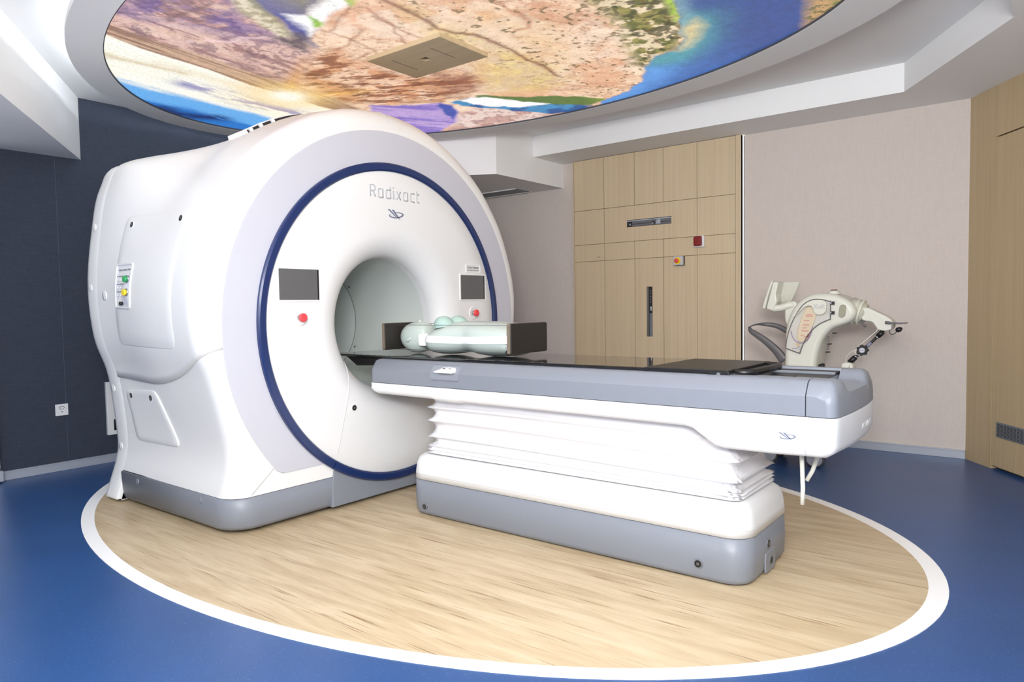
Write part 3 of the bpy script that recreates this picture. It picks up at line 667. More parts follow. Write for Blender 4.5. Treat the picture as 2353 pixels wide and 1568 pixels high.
# displays, badge, stop buttons
for s in (-1, 1):
    cy = GY + s * 0.708; hy, hz, cz = 0.126, 0.082, 1.283
    fr = rrect(cy, cz, hy + 0.012, hz + 0.012, 0.012); fi_ = rrect(cy, cz, hy, hz, 0.004)
    x0 = XF + 0.010; mb = MB()
    mb.loft([[(x0, y, z) for y, z in fr], [(x0 + 0.009, y, z) for y, z in rrect(cy, cz, hy + 0.010, hz + 0.010, 0.011)], [(x0 + 0.009, y, z) for y, z in rrect(cy, cz, hy + 0.002, hz + 0.002, 0.005)], [(x0 + 0.005, y, z) for y, z in fi_]], False, False, True, False)
    bz = mb.build('display_bezel', 'white', gan)
    mb = MB(); mb.loft([[(x0 + 0.004, y, z) for y, z in fi_], [(x0 + 0.0055, y, z) for y, z in fi_]], False, True, True, False); mb.build('display', 'screen', bz, label='dark switched-off display')
    mb = MB(); mb.box(x0 + 0.0045, x0 + 0.0065, cy + hy - 0.010, cy + hy, cz - hz, cz + hz); mb.build('display_edge', 'black', bz)
    bc = (XF + 0.014, GY + s * 0.710, 1.106)
    mb = MB(); rings = []
    for (r, x) in ((0.046, -0.004), (0.045, 0.003), (0.038, 0.004), (0.030, 0.0005), (0.0, 0.0005)):
        rings.append([(bc[0] + x, bc[1] + r * math.cos(2 * PI * k / 24), bc[2] + r * math.sin(2 * PI * k / 24)) for k in range(24)])
    mb.loft(rings, False, False); dsh = mb.build('stop_button_dish', 'white', gan)
    mb = MB(); mb.cyl(bc, (bc[0] + 0.018, bc[1], bc[2]), 0.017, 18); mb.build('button_collar', 'chrome', dsh)
    mb = MB(); mb.tube([(bc[0] + 0.018, bc[1], bc[2]), (bc[0] + 0.021, bc[1], bc[2]), (bc[0] + 0.034, bc[1], bc[2]), (bc[0] + 0.037, bc[1], bc[2])], [0.019, 0.023, 0.023, 0.018], 20); mb.build('stop_button', 'red', dsh, label='red mushroom stop button')
yA, zA = 3.714, 1.413
mb = MB(); mb.loft([[(XF + 0.012, y, z) for y, z in rrect(yA, zA, 0.078, 0.030, 0.006)], [(XF + 0.018, y, z) for y, z in rrect(yA, zA, 0.076, 0.028, 0.005)], [(XF + 0.018, y, z) for y, z in rrect(yA, zA, 0.071, 0.023, 0.003)], [(XF + 0.0155, y, z) for y, z in rrect(yA, zA, 0.070, 0.022, 0.003)]], False, True, True, False)
badge = mb.build('badge', 'white', gan)
text_mesh('badge_lettering', 'TOMOTHERAPY', 0.020, 'txtd', badge, (XF + 0.0165, yA, zA - 0.001), (0, 1, 0), (0, 0, 1), 0.128, 0.0004)
text_mesh('badge_lettering', 'PRECISION DELIVERY', 0.014, 'txt', badge, (XF + 0.0165, yA, zA - 0.017), (0, 1, 0), (0, 0, 1), 0.128, 0.0004)
# engraved name in single rounded strokes, and the emblem under it
def arcp(cx, cy, rx, ry, a0, a1, n=8): return [(cx + rx * math.cos(math.radians(a0 + (a1 - a0) * k / n)), cy + ry * math.sin(math.radians(a0 + (a1 - a0) * k / n))) for k in range(n + 1)]
XH = 0.74
def la(): return [arcp(.16, XH - .16, .16, .16, 90, 180, 5) + arcp(.16, .16, .16, .16, 180, 270, 5) + [(.34, 0), (.48, .06)], [(.16, XH), (.48, XH), (.48, -.02)]]
GL = {'R': ([[(0, 0), (0, 1), (.28, 1)] + arcp(.28, .74, .22, .26, 90, -90, 8) + [(0, .48)], [(.26, .48), (.52, 0)]], .52),
      'a': (la(), .50), 'd': ([la()[0], [(.16, XH), (.48, XH)], [(.48, 1.05), (.48, -.02)]], .50),
      'i': ([[(0, 0), (0, XH)], [(0, .95), (0, 1.05)]], .02), 'x': ([[(0, 0), (.46, XH)], [(0, XH), (.46, 0)]], .46),
      'c': ([[(.44, XH), (.16, XH)] + arcp(.16, XH - .16, .16, .16, 90, 180, 5) + arcp(.16, .16, .16, .16, 180, 270, 5) + [(.44, 0)]], .44),
      't': ([[(0, 1.02), (0, .16)] + arcp(.16, .16, .16, .16, 180, 270, 5) + [(.24, 0)], [(0, XH), (.24, XH)]], .26)}
cap = 0.068; x = 0.0; adv = []
for ch in 'Radixact': adv.append(x); x += GL[ch][1] + 0.30
tot = x - 0.30; kx = 0.402 / tot
ltr = MB()
for ch, a in zip('Radixact', adv):
    for st in GL[ch][0]:
        ltr.tube([(XF + 0.0145, 2.803 + (a + p[0]) * kx, 1.8125 + p[1] * cap) for p in st], 0.0042, 6)
ltr.build('engraved_lettering', 'letter', gan, label='shallow grey lettering on the front disc')
def emblem(parent, pl_ax, pl_val, px0, py0, su, sv, mat, th, name='emblem'):
    """two slanting rays and a swooping open oval, laid on the plane of the panel"""
    def P(u, v_): return hit(px0 + u / 440.0 * su, py0 + v_ / 440.0 * sv, pl_ax, pl_val)
    nrm = np.zeros(3); nrm[pl_ax] = 1 if pl_ax == 0 else -1
    mb = MB()
    def poly(L):
        A_ = [P(u, v_) for u, v_ in L]; mb.loft([[tuple(p) for p in A_], [tuple(p + nrm * th) for p in A_]], True, True, True, False)
    poly([(0, 0), (58, 6), (238, 208), (222, 218)])
    poly([(115, 20), (172, 26), (272, 180), (350, 305), (262, 220)])
    C_ = [np.array(c) for c in catmull([(225, 98), (310, 102), (392, 130), (425, 165), (390, 205), (300, 238), (180, 240), (82, 212), (55, 172), (72, 135)], 5)]
    W_ = np.interp(np.linspace(0, 1, len(C_)), [0, 0.15, 0.4, 0.6, 0.85, 1], [10, 22, 38, 34, 26, 8]) / 2; E_ = []
    for i, c in enumerate(C_):
        t = C_[min(i + 1, len(C_) - 1)] - C_[max(i - 1, 0)]; t = t / np.linalg.norm(t); n_ = np.array([-t[1], t[0]]); E_.append((tuple(c + n_ * W_[i]), tuple(c - n_ * W_[i])))
    for a_, b2 in zip(E_[:-1], E_[1:]): poly([a_[0], b2[0], b2[1], a_[1]])
    return mb.build(name, mat, parent)
emblem(gan, 0, XF + 0.0142, 890.5, 480.5, 36.5, 36.5, 'letter2', 0.002)
# access doors on the side, following its curve
def side_y(X, z):
    P = outline(X) if X < -3.345 else STN[-1][1]; return GY - float(np.interp(z, P[:, 1], P[:, 0]))
def side_patch(loop, off, mat, name, parent):
    cx = sum(p[0] for p in loop) / len(loop); cz = sum(p[1] for p in loop) / len(loop); rings = []
    for k, (sc_, of) in enumerate(((1.0, -0.002), (0.992, off * 0.8), (0.98, off), (0.8, off), (0.6, off), (0.4, off), (0.2, off), (0.02, off))):
        rings.append([(cx + (X - cx) * sc_, side_y(cx + (X - cx) * sc_, cz + (z - cz) * sc_) - of, cz + (z - cz) * sc_) for X, z in loop])
    mb = MB(); mb.loft(rings, False, True); return mb.build(name, mat, parent)
def warp_loop(c4, r, n=10):
    """quad corners (top-left, top-right, bottom-right, bottom-left) with rounded corners"""
    out = []
    C4 = [np.array(p, float) for p in c4]
    for i in range(4):
        p, q0, q1 = C4[i], C4[i - 1], C4[(i + 1) % 4]
        a = p + (q0 - p) / np.linalg.norm(q0 - p) * r; b_ = p + (q1 - p) / np.linalg.norm(q1 - p) * r
        for k in range(7):
            t = k / 6; out.append(tuple((1 - t) ** 2 * a + 2 * t * (1 - t) * p + t * t * b_))
        nx = C4[(i + 1) % 4]; c = nx + (p - nx) / np.linalg.norm(p - nx) * r
        for k in range(1, n): out.append(tuple(b_ + (c - b_) * k / n))
    return out
d1 = side_patch(warp_loop([(-4.14, 1.69), (-3.46, 1.685), (-3.49, 0.955), (-4.22, 0.965)], 0.06), 0.009, 'white', 'side_door', gan)
d2 = side_patch(warp_loop([(-4.37, 0.690), (-3.93, 0.715), (-3.78, 0.405), (-4.30, 0.395)], 0.05), 0.008, 'white', 'access_hatch', gan)
for (X, z, dd_, o_) in ((-4.07, 1.635, d1, 0.008), (-3.565, 1.628, d1, 0.008), (-4.29, 0.663, d2, 0.007), (-4.01, 0.668, d2, 0.007)):
    bolt(dd_, (X, side_y(X, z) - o_, z), (0, -1, 0.25 if z > 1 else -0.1), 0.016)
# control recess with its plate
lp = warp_loop([(-4.15, 1.415), (-3.945, 1.413), (-3.955, 1.172), (-4.165, 1.178)], 0.02, 5)
mb = MB(); mb.tube([(X, side_y(X, z) - 0.010, z) for X, z in lp], 0.007, 8, closed=True); cf = mb.build('control_frame', 'white', d1)
mb = MB(); rings = [[(-4.052 + (X + 4.052) * s_, side_y(X, z) - 0.0120, 1.295 + (z - 1.295) * s_) for X, z in lp] for s_ in (0.98, 0.5, 0.02)]; mb.loft(rings, False, True); cp = mb.build('control_plate', 'panelgrey', gan)
def on_side(X, z, o_=0.0128): return (X, side_y(X, z) - o_, z)
text_mesh('plate_lettering', 'POWER CONTROL PANEL', 0.013, 'txt', cp, on_side(-4.04, 1.378), (1, 0, 0), (0, 0, 1), 0.145, 0.0004)
for z, t in ((1.346, 'Key Switch Power'), (1.303, 'Couch Control Power'), (1.262, 'Emergency Stop Status')):
    text_mesh('plate_lettering', t, 0.010, 'txt', cp, on_side(-4.09, z), (1, 0, 0), (0, 0, 1), 0.085, 0.0004)
for z in (1.328, 1.286, 1.244):
    for X in (-4.125, -4.075):
        mb = MB(); mb.cyl(on_side(X, z), on_side(X, z, 0.018), 0.0075, 12); mb.build('indicator_knob', 'white', cp)
for z, c in ((1.330, 'green'), (1.258, 'yellow')):
    mb = MB(); mb.cyl(on_side(-3.985, z), on_side(-3.985, z, 0.022), 0.021, 18); q = mb.build('push_button_ring', 'chrome', cp)
    mb = MB(); mb.cyl(on_side(-3.985, z, 0.021), on_side(-3.985, z, 0.036), 0.017, 18); mb.build('push_button', c, q)
mb = MB(); mb.box(-4.118, -4.078, side_y(-4.1, 1.2) - 0.022, side_y(-4.1, 1.2) - 0.010, 1.192, 1.208); mb.build('key_tag', 'tube', cp)
mb = MB(); mb.cyl(on_side(-4.062, 1.199), on_side(-4.062, 1.199, 0.028), 0.010, 14); mb.build('key_switch', 'black', cp)
# rear cover with screw dimples
mb = MB(); rings = []
RC = np.array(catmull([(1.175, .03), (1.145, .12), (1.105, .25), (1.092, .38), (1.13, .76), (1.200, 1.0), (1.222, 1.305), (1.19, 1.62), (1.13, 1.90), (1.0, 2.055), (.50, 2.098), (0, 2.10), (-.50, 2.098)], 7)[:-7])
def rc_in(d):
    T = np.gradient(RC, axis=0); T /= np.linalg.norm(T, axis=1)[:, None]; Q = RC - d * np.stack([T[:, 1], -T[:, 0]], 1); Q[:, 0] = np.maximum(Q[:, 0], 0); Q[-1, 0] = 0; return Q
for X, d in ((-4.436, 0.03), (-4.436, 0.006), (-4.442, 0.001), (-4.50, 0.0), (-4.56, 0.0), (-4.60, 0.008), (-4.625, 0.03), (-4.63, 0.06)):
    Q = rc_in(d); rings.append([(X, GY - h, z) for h, z in Q] + [(X, GY + h, z) for h, z in Q[::-1][1:]])
mb.loft(rings, False, True, True); rear = mb.build('rear_cover', 'white', gan)
for z in (1.655, 1.297, 0.69, 0.33):
    h = float(np.interp(z, RC[:, 1], RC[:, 0])); p = Vector((-4.535, GY - h, z))
    mb = MB(); mb.tube([p + Vector((0, 0.004, 0)), p + Vector((0, -0.004, 0)), p + Vector((0, -0.0015, 0))], [0.024, 0.022, 0.013], 16); mb.build('screw_cap', 'white', rear)
p = Vector((-4.33, side_y(-4.33, 1.247), 1.247)); mb = MB(); mb.tube([p + Vector((0, 0.004, 0)), p + Vector((0, -0.011, 0)), p + Vector((0, -0.008, 0))], [0.030, 0.028, 0.016], 16); mb.build('screw_cap', 'white', gan)
# grey plinth
mb = MB()
def plinth_ring(z, ins):
    pts = []
    x0, x1, hw, r = -4.432, XF - ins, 1.143 - ins, 0.15
    for (cy_, s, rev) in ((GY - hw, -1, 0), (GY + hw, 1, 1)):
        arc = [(x1 - r + r * math.sin(math.radians(90 * k / 8)), cy_ - s * (r - r * math.cos(math.radians(90 * k / 8)))) for k in range(9)]
        seq = [(x0, cy_)] + arc
        pts += seq if not rev else seq[::-1]
    return [(x_, y_, z) for x_, y_ in pts]
mb.loft([plinth_ring(0.022, 0.05), plinth_ring(0.025, 0.028), plinth_ring(0.045, 0.014), plinth_ring(0.10, 0.006), plinth_ring(0.195, 0.0), plinth_ring(0.198, 0.006)], True, True)
pl = mb.build('plinth', 'grey', gan, label='blue-grey plinth')
mb = MB(); mb.loft([[(x_, y_, z) for x_, y_, _ in plinth_ring(0, 0.012)] for z in (0.197, 0.203)], False, False); mb.build('plinth_joint', 'dseam', gan)
for X in (-4.22, -3.52):
    p = Vector((X, GY - 1.143 + 0.004, 0.165)); mb = MB(); mb.tube([p, p + Vector((0, -0.006, 0))], [0.017, 0.015], 14); mb.build('plinth_plug', 'grey', pl)
mb = MB(); poly = [(GY - 0.526, 0.024), (GY - 0.522, 0.16), (GY - 0.505, 0.285), (GY - 0.46, 0.285)] + [(GY + 0.95 * math.cos(a), GZ + 0.95 * math.sin(a)) for a in np.linspace(math.radians(239), math.radians(301), 20)] + [(GY + 0.46, 0.285), (GY + 0.505, 0.285), (GY + 0.522, 0.16), (GY + 0.526, 0.024)]
mb.prism(poly, 0, XF - 0.08, XF + 0.006); mb.build('plinth_front', 'grey', gan, bevel=0.006)
for X in (-4.2, -3.5):
    for s in (-1, 1):
        mb = MB(); mb.cyl((X, GY + s * 0.9, 0.0028), (X, GY + s * 0.9, 0.03), 0.05, 16); mb.build('foot', 'rubber', gan)
mb = MB(); mb.box(-3.5, -3.3, GY - 0.5, GY + 0.5, 0.0028, 0.03); mb.build('foot', 'rubber', gan)
# top shell seam and vent slots on the shoulder
def top_pt(X, s, off=0.009):
    P = outline(X) if X <= -3.345 else inset2(outline(-3.345), 0.115 * (1 - math.cos(math.asin(min(1, (X + 3.345) / 0.115)))))
    Q = inset2(P, -off); i = s * (len(Q) - 1); k = int(min(len(Q) - 2, max(0, math.floor(i)))); f = i - k
    return Q[k] * (1 - f) + Q[k + 1] * f
pts = []
for X in np.linspace(-4.0, -3.235, 24):
    h, z = top_pt(X, 0.985); pts.append((X, GY - 0.02, z + 0.000))
mb = MB(); mb.tube(pts, 0.004, 6); mb.build('shell_seam', 'seam', gan)
mb = MB()
def vent_strip(s0, s1, x0, x1, mat, name, off0=0.004, off1=0.016):
    mb = MB(); rings = []
    for s in np.linspace(s0, s1, 8):
        rg = []
        for (X, of) in ((x0, off0), (x0 + 0.006, off1), (x1 - 0.006, off1), (x1, off0)):
            h, z = top_pt(X, s, of); rg.append((X, GY - h, z))
        rings.append(rg)
    mb.loft(rings, True, True, False, False); return mb.build(name, mat, gan)
def s_of(hw_, X=-3.85):
    P = outline(X); k = int(np.argmax(P[:, 1] > 1.7)); return float(np.interp(-hw_, -P[k:, 0], np.linspace(0, 1, len(P))[k:]))
vent_strip(s_of(0.70, -3.74), s_of(0.24, -3.74), -3.83, -3.715, 'white', 'vent_cowl', 0.003, 0.030)
for (h0, h1) in ((0.680, 0.668), (0.645, 0.605), (0.580, 0.525), (0.500, 0.27)): vent_strip(s_of(h0, -3.70), s_of(h1, -3.70), -3.717, -3.688, 'dvoid', 'vent_slot', 0.003, 0.022)
for h0 in (0.700, 0.664, 0.600, 0.520): vent_strip(s_of(h0, -3.70), s_of(h0 - 0.016, -3.70), -3.717, -3.680, 'white', 'vent_rib', 0.003, 0.030)

# ------------------------------------------------------------------ the treatment couch
couch = thing('treatment_couch', 'long white and blue-grey patient couch with a black sliding tabletop and pleated skirt', 'couch', (-1.9, GY, 0.0))
stp = MB(); stack(stp, -1.905, GY, 0.955, 0.285, 0.10, [(0.004, 0.03), (0.012, 0.012), (0.03, 0.004), (0.10, 0.0), (0.198, 0.004), (0.200, 0.010)]); cb = stp.build('base', 'grey', couch, label='blue-grey couch base')
mb = MB(); stack(mb, -1.905, GY, 0.955, 0.285, 0.10, [(0.199, 0.016), (0.204, 0.016)]); mb.build('base_joint', 'dseam', couch)
mb = MB(); stack(mb, -1.905, GY, 0.955, 0.285, 0.10, [(0.203, 0.002), (0.245, 0.004), (0.29, 0.010), (0.318, 0.022), (0.335, 0.045), (0.340, 0.075)], 10); sk_o = mb.build('lower_skirt', 'white2', couch)
mb = MB(); mb.tube([(x_, y_, 0.231) for x_, y_ in rrect(-1.905, GY, 0.9522, 0.2822, 0.0985, 10)], 0.0011, 6, closed=True); mb.build('skirt_seam', 'seam', sk_o)
# pleated bellows
lay = []
tips = [0.348, 0.366, 0.386, 0.43, 0.512, 0.594, 0.66]
for a, b_ in zip(tips[:-1], tips[1:]):
    dpt_ = 0.012 if b_ - a < 0.03 else 0.034
    for k in range(8):
        t = k / 8; s_ = math.sin(PI * t) ** 0.55 if t > 0 else 0
        lay.append((a + (b_ - a) * t, 0.0 + dpt_ * s_))
lay.append((0.66, 0.0))
rings = []
for j, (z, ins) in enumerate(lay):
    pts = rrect(-1.885, GY, 0.885 - ins, 0.243 - ins, 0.05, 8); rg = []
    for i, (x_, y_) in enumerate(pts):
        sag = 0.006 * math.sin(x_ * 3.1 + z * 20) + 0.003 * math.sin(x_ * 9 + y_ * 7)
        cr = 0.006 * math.sin(i * 2.3 + z * 130) if abs(y_ - GY) > 0.17 and abs(x_ + 1.885) > 0.80 else 0.0
        rg.append((x_ + cr, y_ + 0.4 * cr, z + sag * (0.3 + 0.7 * math.sin(PI * min(1, max(0, (z - 0.345) / 0.31))))))
    rings.append(rg)
mb = MB()
# more points on the long sides so the cloth can sag
def densify(rg, n=3):
    out = []
    for i in range(len(rg)):
        a, b_ = rg[i], rg[(i + 1) % len(rg)]; L = math.dist(a, b_); m = 24 if L > 0.6 else (6 if L > 0.2 else 1)
        for k in range(m): out.append(tuple(a[c] + (b_[c] - a[c]) * k / m for c in range(3)))
    return out
rings = [densify(r) for r in rings]
rings = [[(x_, y_, z + 0.010 * math.sin(x_ * 2.2 + 0.5) * math.sin(PI * max(0, min(1, (z - 0.36) / 0.29)))) for x_, y_, z in r] for r in rings]
mb.loft(rings, True, True); mb.build('bellows', 'bellows', couch, label='white pleated cloth bellows')
# white under-tray: side profile swept across, foot end slightly bowed
YH = 0.33
def swept(prof_fn, ys):
    return [[(x_, GY + y, z) for x_, z in prof_fn(y)] for y in ys]
ysl = [-YH, -YH + 0.004, -YH + 0.012, -YH + 0.028, -YH + 0.06, -0.2, -0.1, 0.0, 0.1, 0.2, YH - 0.06, YH - 0.028, YH - 0.012, YH - 0.004, YH]
def edge_in(y, r=0.05):
    d = YH - abs(y)
    return 0.0 if d >= r else r - math.sqrt(max(0.0, r * r - (r - d) ** 2))
def foot_x(y): return -0.602 - 0.018 * (abs(y) / YH) ** 2.2
def tray_prof(y):
    e = edge_in(y, 0.03); eb = edge_in(y, 0.03); fx = foot_x(y) - e
    return [(-3.115 + e, 0.726), (fx + 0.0, 0.726), (fx - 0.002, 0.62), (fx - 0.012, 0.597 + eb * 0.4), (fx - 0.04, 0.578 + eb), (-0.85, 0.572 + eb), (-1.03, 0.572 + eb), (-1.07, 0.578 + eb), (-1.165, 0.640 + eb), (-1.20, 0.648 + eb), (-1.6, 0.652 + eb), (-2.42, 0.657 + eb), (-2.44, 0.650 + eb), (-2.60, 0.651 + eb), (-2.63, 0.659 + eb), (-3.06, 0.662 + eb), (-3.10 + e, 0.672 + eb), (-3.115 + e, 0.69)]
mb = MB(); mb.loft(swept(tray_prof, ysl), True, True, True, True)
tray = mb.build('under_tray', 'white2', couch); tray.modifiers.new('edges', 'EDGE_SPLIT').split_angle = math.radians(40)
mb = MB(); mb.tube([(-0.722, GY - YH - 0.0006, 0.725), (-0.722, GY - YH - 0.0006, 0.60), (-0.722, GY - YH + 0.012, 0.583), (-0.722, GY - YH + 0.05, 0.574)], 0.0022, 6); mb.build('tray_seam', 'seam', tray)
# grey upper body: trough profile swept along the couch
def trough(ins):
    a = YH - ins
    R = [(-a, 0.729), (-a, 0.803), (-a + 0.006, 0.814), (-a + 0.033 , 0.850), (-a + 0.046, 0.858), (-a + 0.06, 0.860), (-0.225, 0.860), (-0.222, 0.838)]
    return R + [(-y, z) for y, z in R[::-1]]
mb = MB(); rings = []
for x_, ins, dz in ((-3.114, 0.035, 0.03), (-3.108, 0.018, 0.016), (-3.096, 0.007, 0.007), (-3.075, 0.0, 0.0), (-2.6, 0, 0), (-2.0, 0, 0), (-1.4, 0, 0), (-0.724, 0, 0)):
    rings.append([(x_, GY + y, min(z, 0.86 - dz) if z > 0.8 else z) for y, z in trough(ins)])
mb.loft(rings, True, True, True, True); body = mb.build('upper_body', 'grey', couch, label='blue-grey couch body'); body.modifiers.new('edges', 'EDGE_SPLIT').split_angle = math.radians(28)
# foot cap with a scooped top
mb = MB(); rings = []
def cap_top(y):
    t = sstep((abs(y) - 0.13) / 0.075); return 0.822 + 0.038 * t
for y in [-YH, -YH + 0.003, -YH + 0.010, -YH + 0.02, -YH + 0.033, -YH + 0.045, -YH + 0.06, -0.23, -0.205, -0.185, -0.165, -0.148, -0.13, -0.06, 0, 0.06, 0.13, 0.148, 0.165, 0.185, 0.205, 0.23, YH - 0.06, YH - 0.045, YH - 0.033, YH - 0.02, YH - 0.010, YH - 0.003, YH]:
    zt = cap_top(y); d = YH - abs(y)
    if d < 0.06: zt = float(np.interp(d, [0, 0.006, 0.033, 0.046, 0.06], [0.803, 0.814, 0.850, 0.858, 0.860]))
    fx = foot_x(y) - edge_in(y, 0.03); zt = max(zt, 0.79)
    rings.append([(-0.720, GY + y, 0.729), (fx, GY + y, 0.729), (fx - 0.001, GY + y, 0.775), (fx - 0.006, GY + y, min(zt - 0.012, 0.808)), (fx - 0.018, GY + y, zt - 0.012), (fx - 0.034, GY + y, zt - 0.002), (fx - 0.05, GY + y, zt), (-0.720, GY + y, zt)])
mb.loft(rings, True, True, True, True); fc = mb.build('foot_cap', 'grey', couch); fc.modifiers.new('edges', 'EDGE_SPLIT').split_angle = math.radians(45)
et = text_mesh('embossed_lettering', 'ACCURAY', 0.034, 'white2', tray, (0, GY + 0.105, 0.640), (0, 1, 0), (0, 0, 1), 0.19, 0.0004)
for v_ in et.data.vertices: v_.co.x += foot_x(v_.co.y + ORG[et.name].y - GY)
emblem(tray, 1, GY - YH - 0.0005, 1788, 993, 41, 29, 'letter2', 0.0012)
# guide channel
mb = MB(); mb.box(-3.05, -0.724, GY - 0.222, GY + 0.222, 0.8385, 0.841); ch = mb.build('guide_channel', 'black', couch)
for y in (-0.19, -0.13, 0.13, 0.165, 0.198):
    mb = MB(); mb.box(-1.6, -0.728, GY + y - 0.010, GY + y + 0.010, 0.841, 0.852); mb.build('guide_rail', 'greyd' if abs(y) < 0.15 else 'black', ch, bevel=0.002)
mb = MB(); mb.cyl((-0.86, GY - 0.06, 0.841), (-0.86, GY - 0.06, 0.850), 0.03, 18); mb.build('rail_stop', 'black', ch)
# tabletop
ZT = 0.876
mb = MB(); rings = []
for x_, hw_ in ((-3.53, 0.225), (-3.50, 0.25), (-3.44, 0.262), (-1.405, 0.262)):
    rings.append([(x_, GY - hw_ + 0.012, 0.862), (x_, GY - hw_, 0.868), (x_, GY - hw_, 0.874), (x_, GY - hw_ + 0.004, ZT), (x_, GY + hw_ - 0.004, ZT), (x_, GY + hw_, 0.874), (x_, GY + hw_, 0.868), (x_, GY + hw_ - 0.012, 0.862)])
mb.loft(rings, True, True, True, False); top = mb.build('tabletop', 'carbon', couch, label='glossy black carbon tabletop')
mb = MB(); mb.prism([(-3.46, 0.8615), (-1.5, 0.8615), (-3.10, 0.815), (-3.36, 0.805)], 1, GY - 0.215, GY + 0.215); mb.build('tabletop_beam', 'black', top, bevel=0.004)
mb = MB(); mb.box(-1.405, -1.035, GY - 0.264, GY + 0.264, 0.8605, ZT + 0.002); ep = mb.build('end_panel', 'black', couch, bevel=0.003)
mb = MB(); mb.box(-1.12, -1.03, GY - 0.272, GY - 0.255, 0.850, 0.872); mb.build('end_bracket', 'black', ep, bevel=0.003)
mb = MB(); mb.cyl((-1.072, GY - 0.272, 0.862), (-1.072, GY - 0.2745, 0.862), 0.0075, 14); mb.build('bracket_bolt', 'chrome', ep)
hp = [(-1.04, GY - 0.20, 0.866), (-1.0, GY - 0.20, 0.866), (-0.975, GY - 0.19, 0.866), (-0.968, GY - 0.16, 0.866), (-0.968, GY + 0.16, 0.866), (-0.975, GY + 0.19, 0.866), (-1.0, GY + 0.20, 0.866), (-1.04, GY + 0.20, 0.866)]
mb = MB(); mb.tube(hp, 0.014, 12); mb.build('end_handle', 'black', ep)
mb = MB(); mb.box(-1.07, -1.015, GY - 0.24, GY + 0.24, 0.842, 0.866); mb.build('carriage', 'black', ep, bevel=0.004)
tick = MB()
for i in range(34):
    X = -3.4 + i * 0.06; tick.box(X, X + 0.010, GY - 0.250, GY - 0.244, ZT, ZT + 0.0006)
    if i % 2 == 0: tick.box(X, X + 0.018, GY + 0.236, GY + 0.242, ZT, ZT + 0.0006)
tick.build('index_mark', 'greyd', top, kind='stuff')
# hand control in its niche
nx0, nx1, nz0, nz1 = -2.625, -2.425, 0.768, 0.846
def side_face_y(z): return GY - YH + float(np.interp(z, [0.729, 0.803, 0.814, 0.850], [0, 0, 0.006, 0.033]))
def on_couch(X, z, o_): return (X, side_face_y(z) - o_, z)
lpn = [on_couch(X, z, 0.001) for X, z in warp_loop([(nx0, nz1), (nx1, nz1), (nx1, nz0), (nx0, nz0)], 0.014, 4)]
mb = MB(); mb.tube(lpn, 0.0035, 6, closed=True); nf = mb.build('niche_frame', 'grey', couch)
mb = MB(); mb.loft([[on_couch(-2.525 + (X + 2.525) * k, 0.807 + (z - 0.807) * k, 0.0006) for X, z in warp_loop([(nx0, nz1), (nx1, nz1), (nx1, nz0), (nx0, nz0)], 0.014, 4)] for k in (0.97, 0.5, 0.02)], False, True); mb.build('niche_plate', plain('niche_grey', (138, 143, 153), 0.4), nf)
wed = [(-2.585, 0.812), (-2.578, 0.822), (-2.545, 0.834), (-2.50, 0.838), (-2.455, 0.836), (-2.448, 0.812), (-2.455, 0.806), (-2.57, 0.806)]
mb = MB(); mb.loft([[(X, GY - YH + 0.015, z) for X, z in wed], [(X, GY - YH - 0.022, 0.806 + (z - 0.806) * 0.55) for X, z in wed]], True, True, True, False); hc = mb.build('hand_control', 'white', couch, bevel=0.004, label='white wedge-shaped hand control')
for X, z in ((-2.545, 0.823), (-2.52, 0.828), (-2.50, 0.823), (-2.48, 0.828)):
    mb = MB(); f_ = (z - 0.806) / 0.030; mb.box(X - 0.008, X + 0.008, GY - YH - 0.006, GY - YH + 0.004, z + 0.000, z + 0.0035); mb.build('control_key', 'dseam', hc)
# locks and inlet plate of the base
bolt(couch, (-2.735, GY - 0.2845, 0.055), (0, -1, 0), 0.013, 'lock', 'greyd')
bolt(couch, (-1.155, GY - 0.2845, 0.075), (0, -1, 0), 0.015, 'lock', 'greyd')
bolt(couch, (-0.9505, 2.965, 0.130), (1, 0, 0), 0.015, 'lock', 'greyd')
mb = MB(); mb.loft([[(-0.952, y, z) for y, z in rrect(2.985, 0.053, 0.062, 0.044, 0.012)], [(-0.946, y, z) for y, z in rrect(2.985, 0.053, 0.060, 0.042, 0.011)]], False, True); ip = mb.build('inlet_plate', 'grey', couch)
mb = MB(); mb.cyl((-0.947, 2.99, 0.053), (-0.944, 2.99, 0.053), 0.022, 20); mb.build('inlet_ring', 'greyd', ip)
mb = MB(); mb.cyl((-0.945, 2.99, 0.053), (-0.9425, 2.99, 0.053), 0.014, 18); mb.build('inlet_hole', 'black', ip)
# drain tubes
mb = MB(); mb.tube([(-0.78, 2.83, 0.585), (-0.778, 2.835, 0.50), (-0.775, 2.835, 0.42), (-0.778, 2.838, 0.355)], 0.0085, 10); mb.build('drain_tube', 'tube', couch)
mb = MB(); mb.tube([(-0.735, 2.93, 0.585), (-0.745, 2.93, 0.53), (-0.765, 2.93, 0.47), (-0.785, 2.925, 0.43)], 0.0085, 10); mb.build('drain_tube', 'tube', couch)

# ------------------------------------------------------------------ the phantom (dummy torso) on the couch
ph = thing('phantom_torso', 'pale grey-green dummy head and torso lying face up between two black plates', 'dummy', (-2.7, GY, ZT))
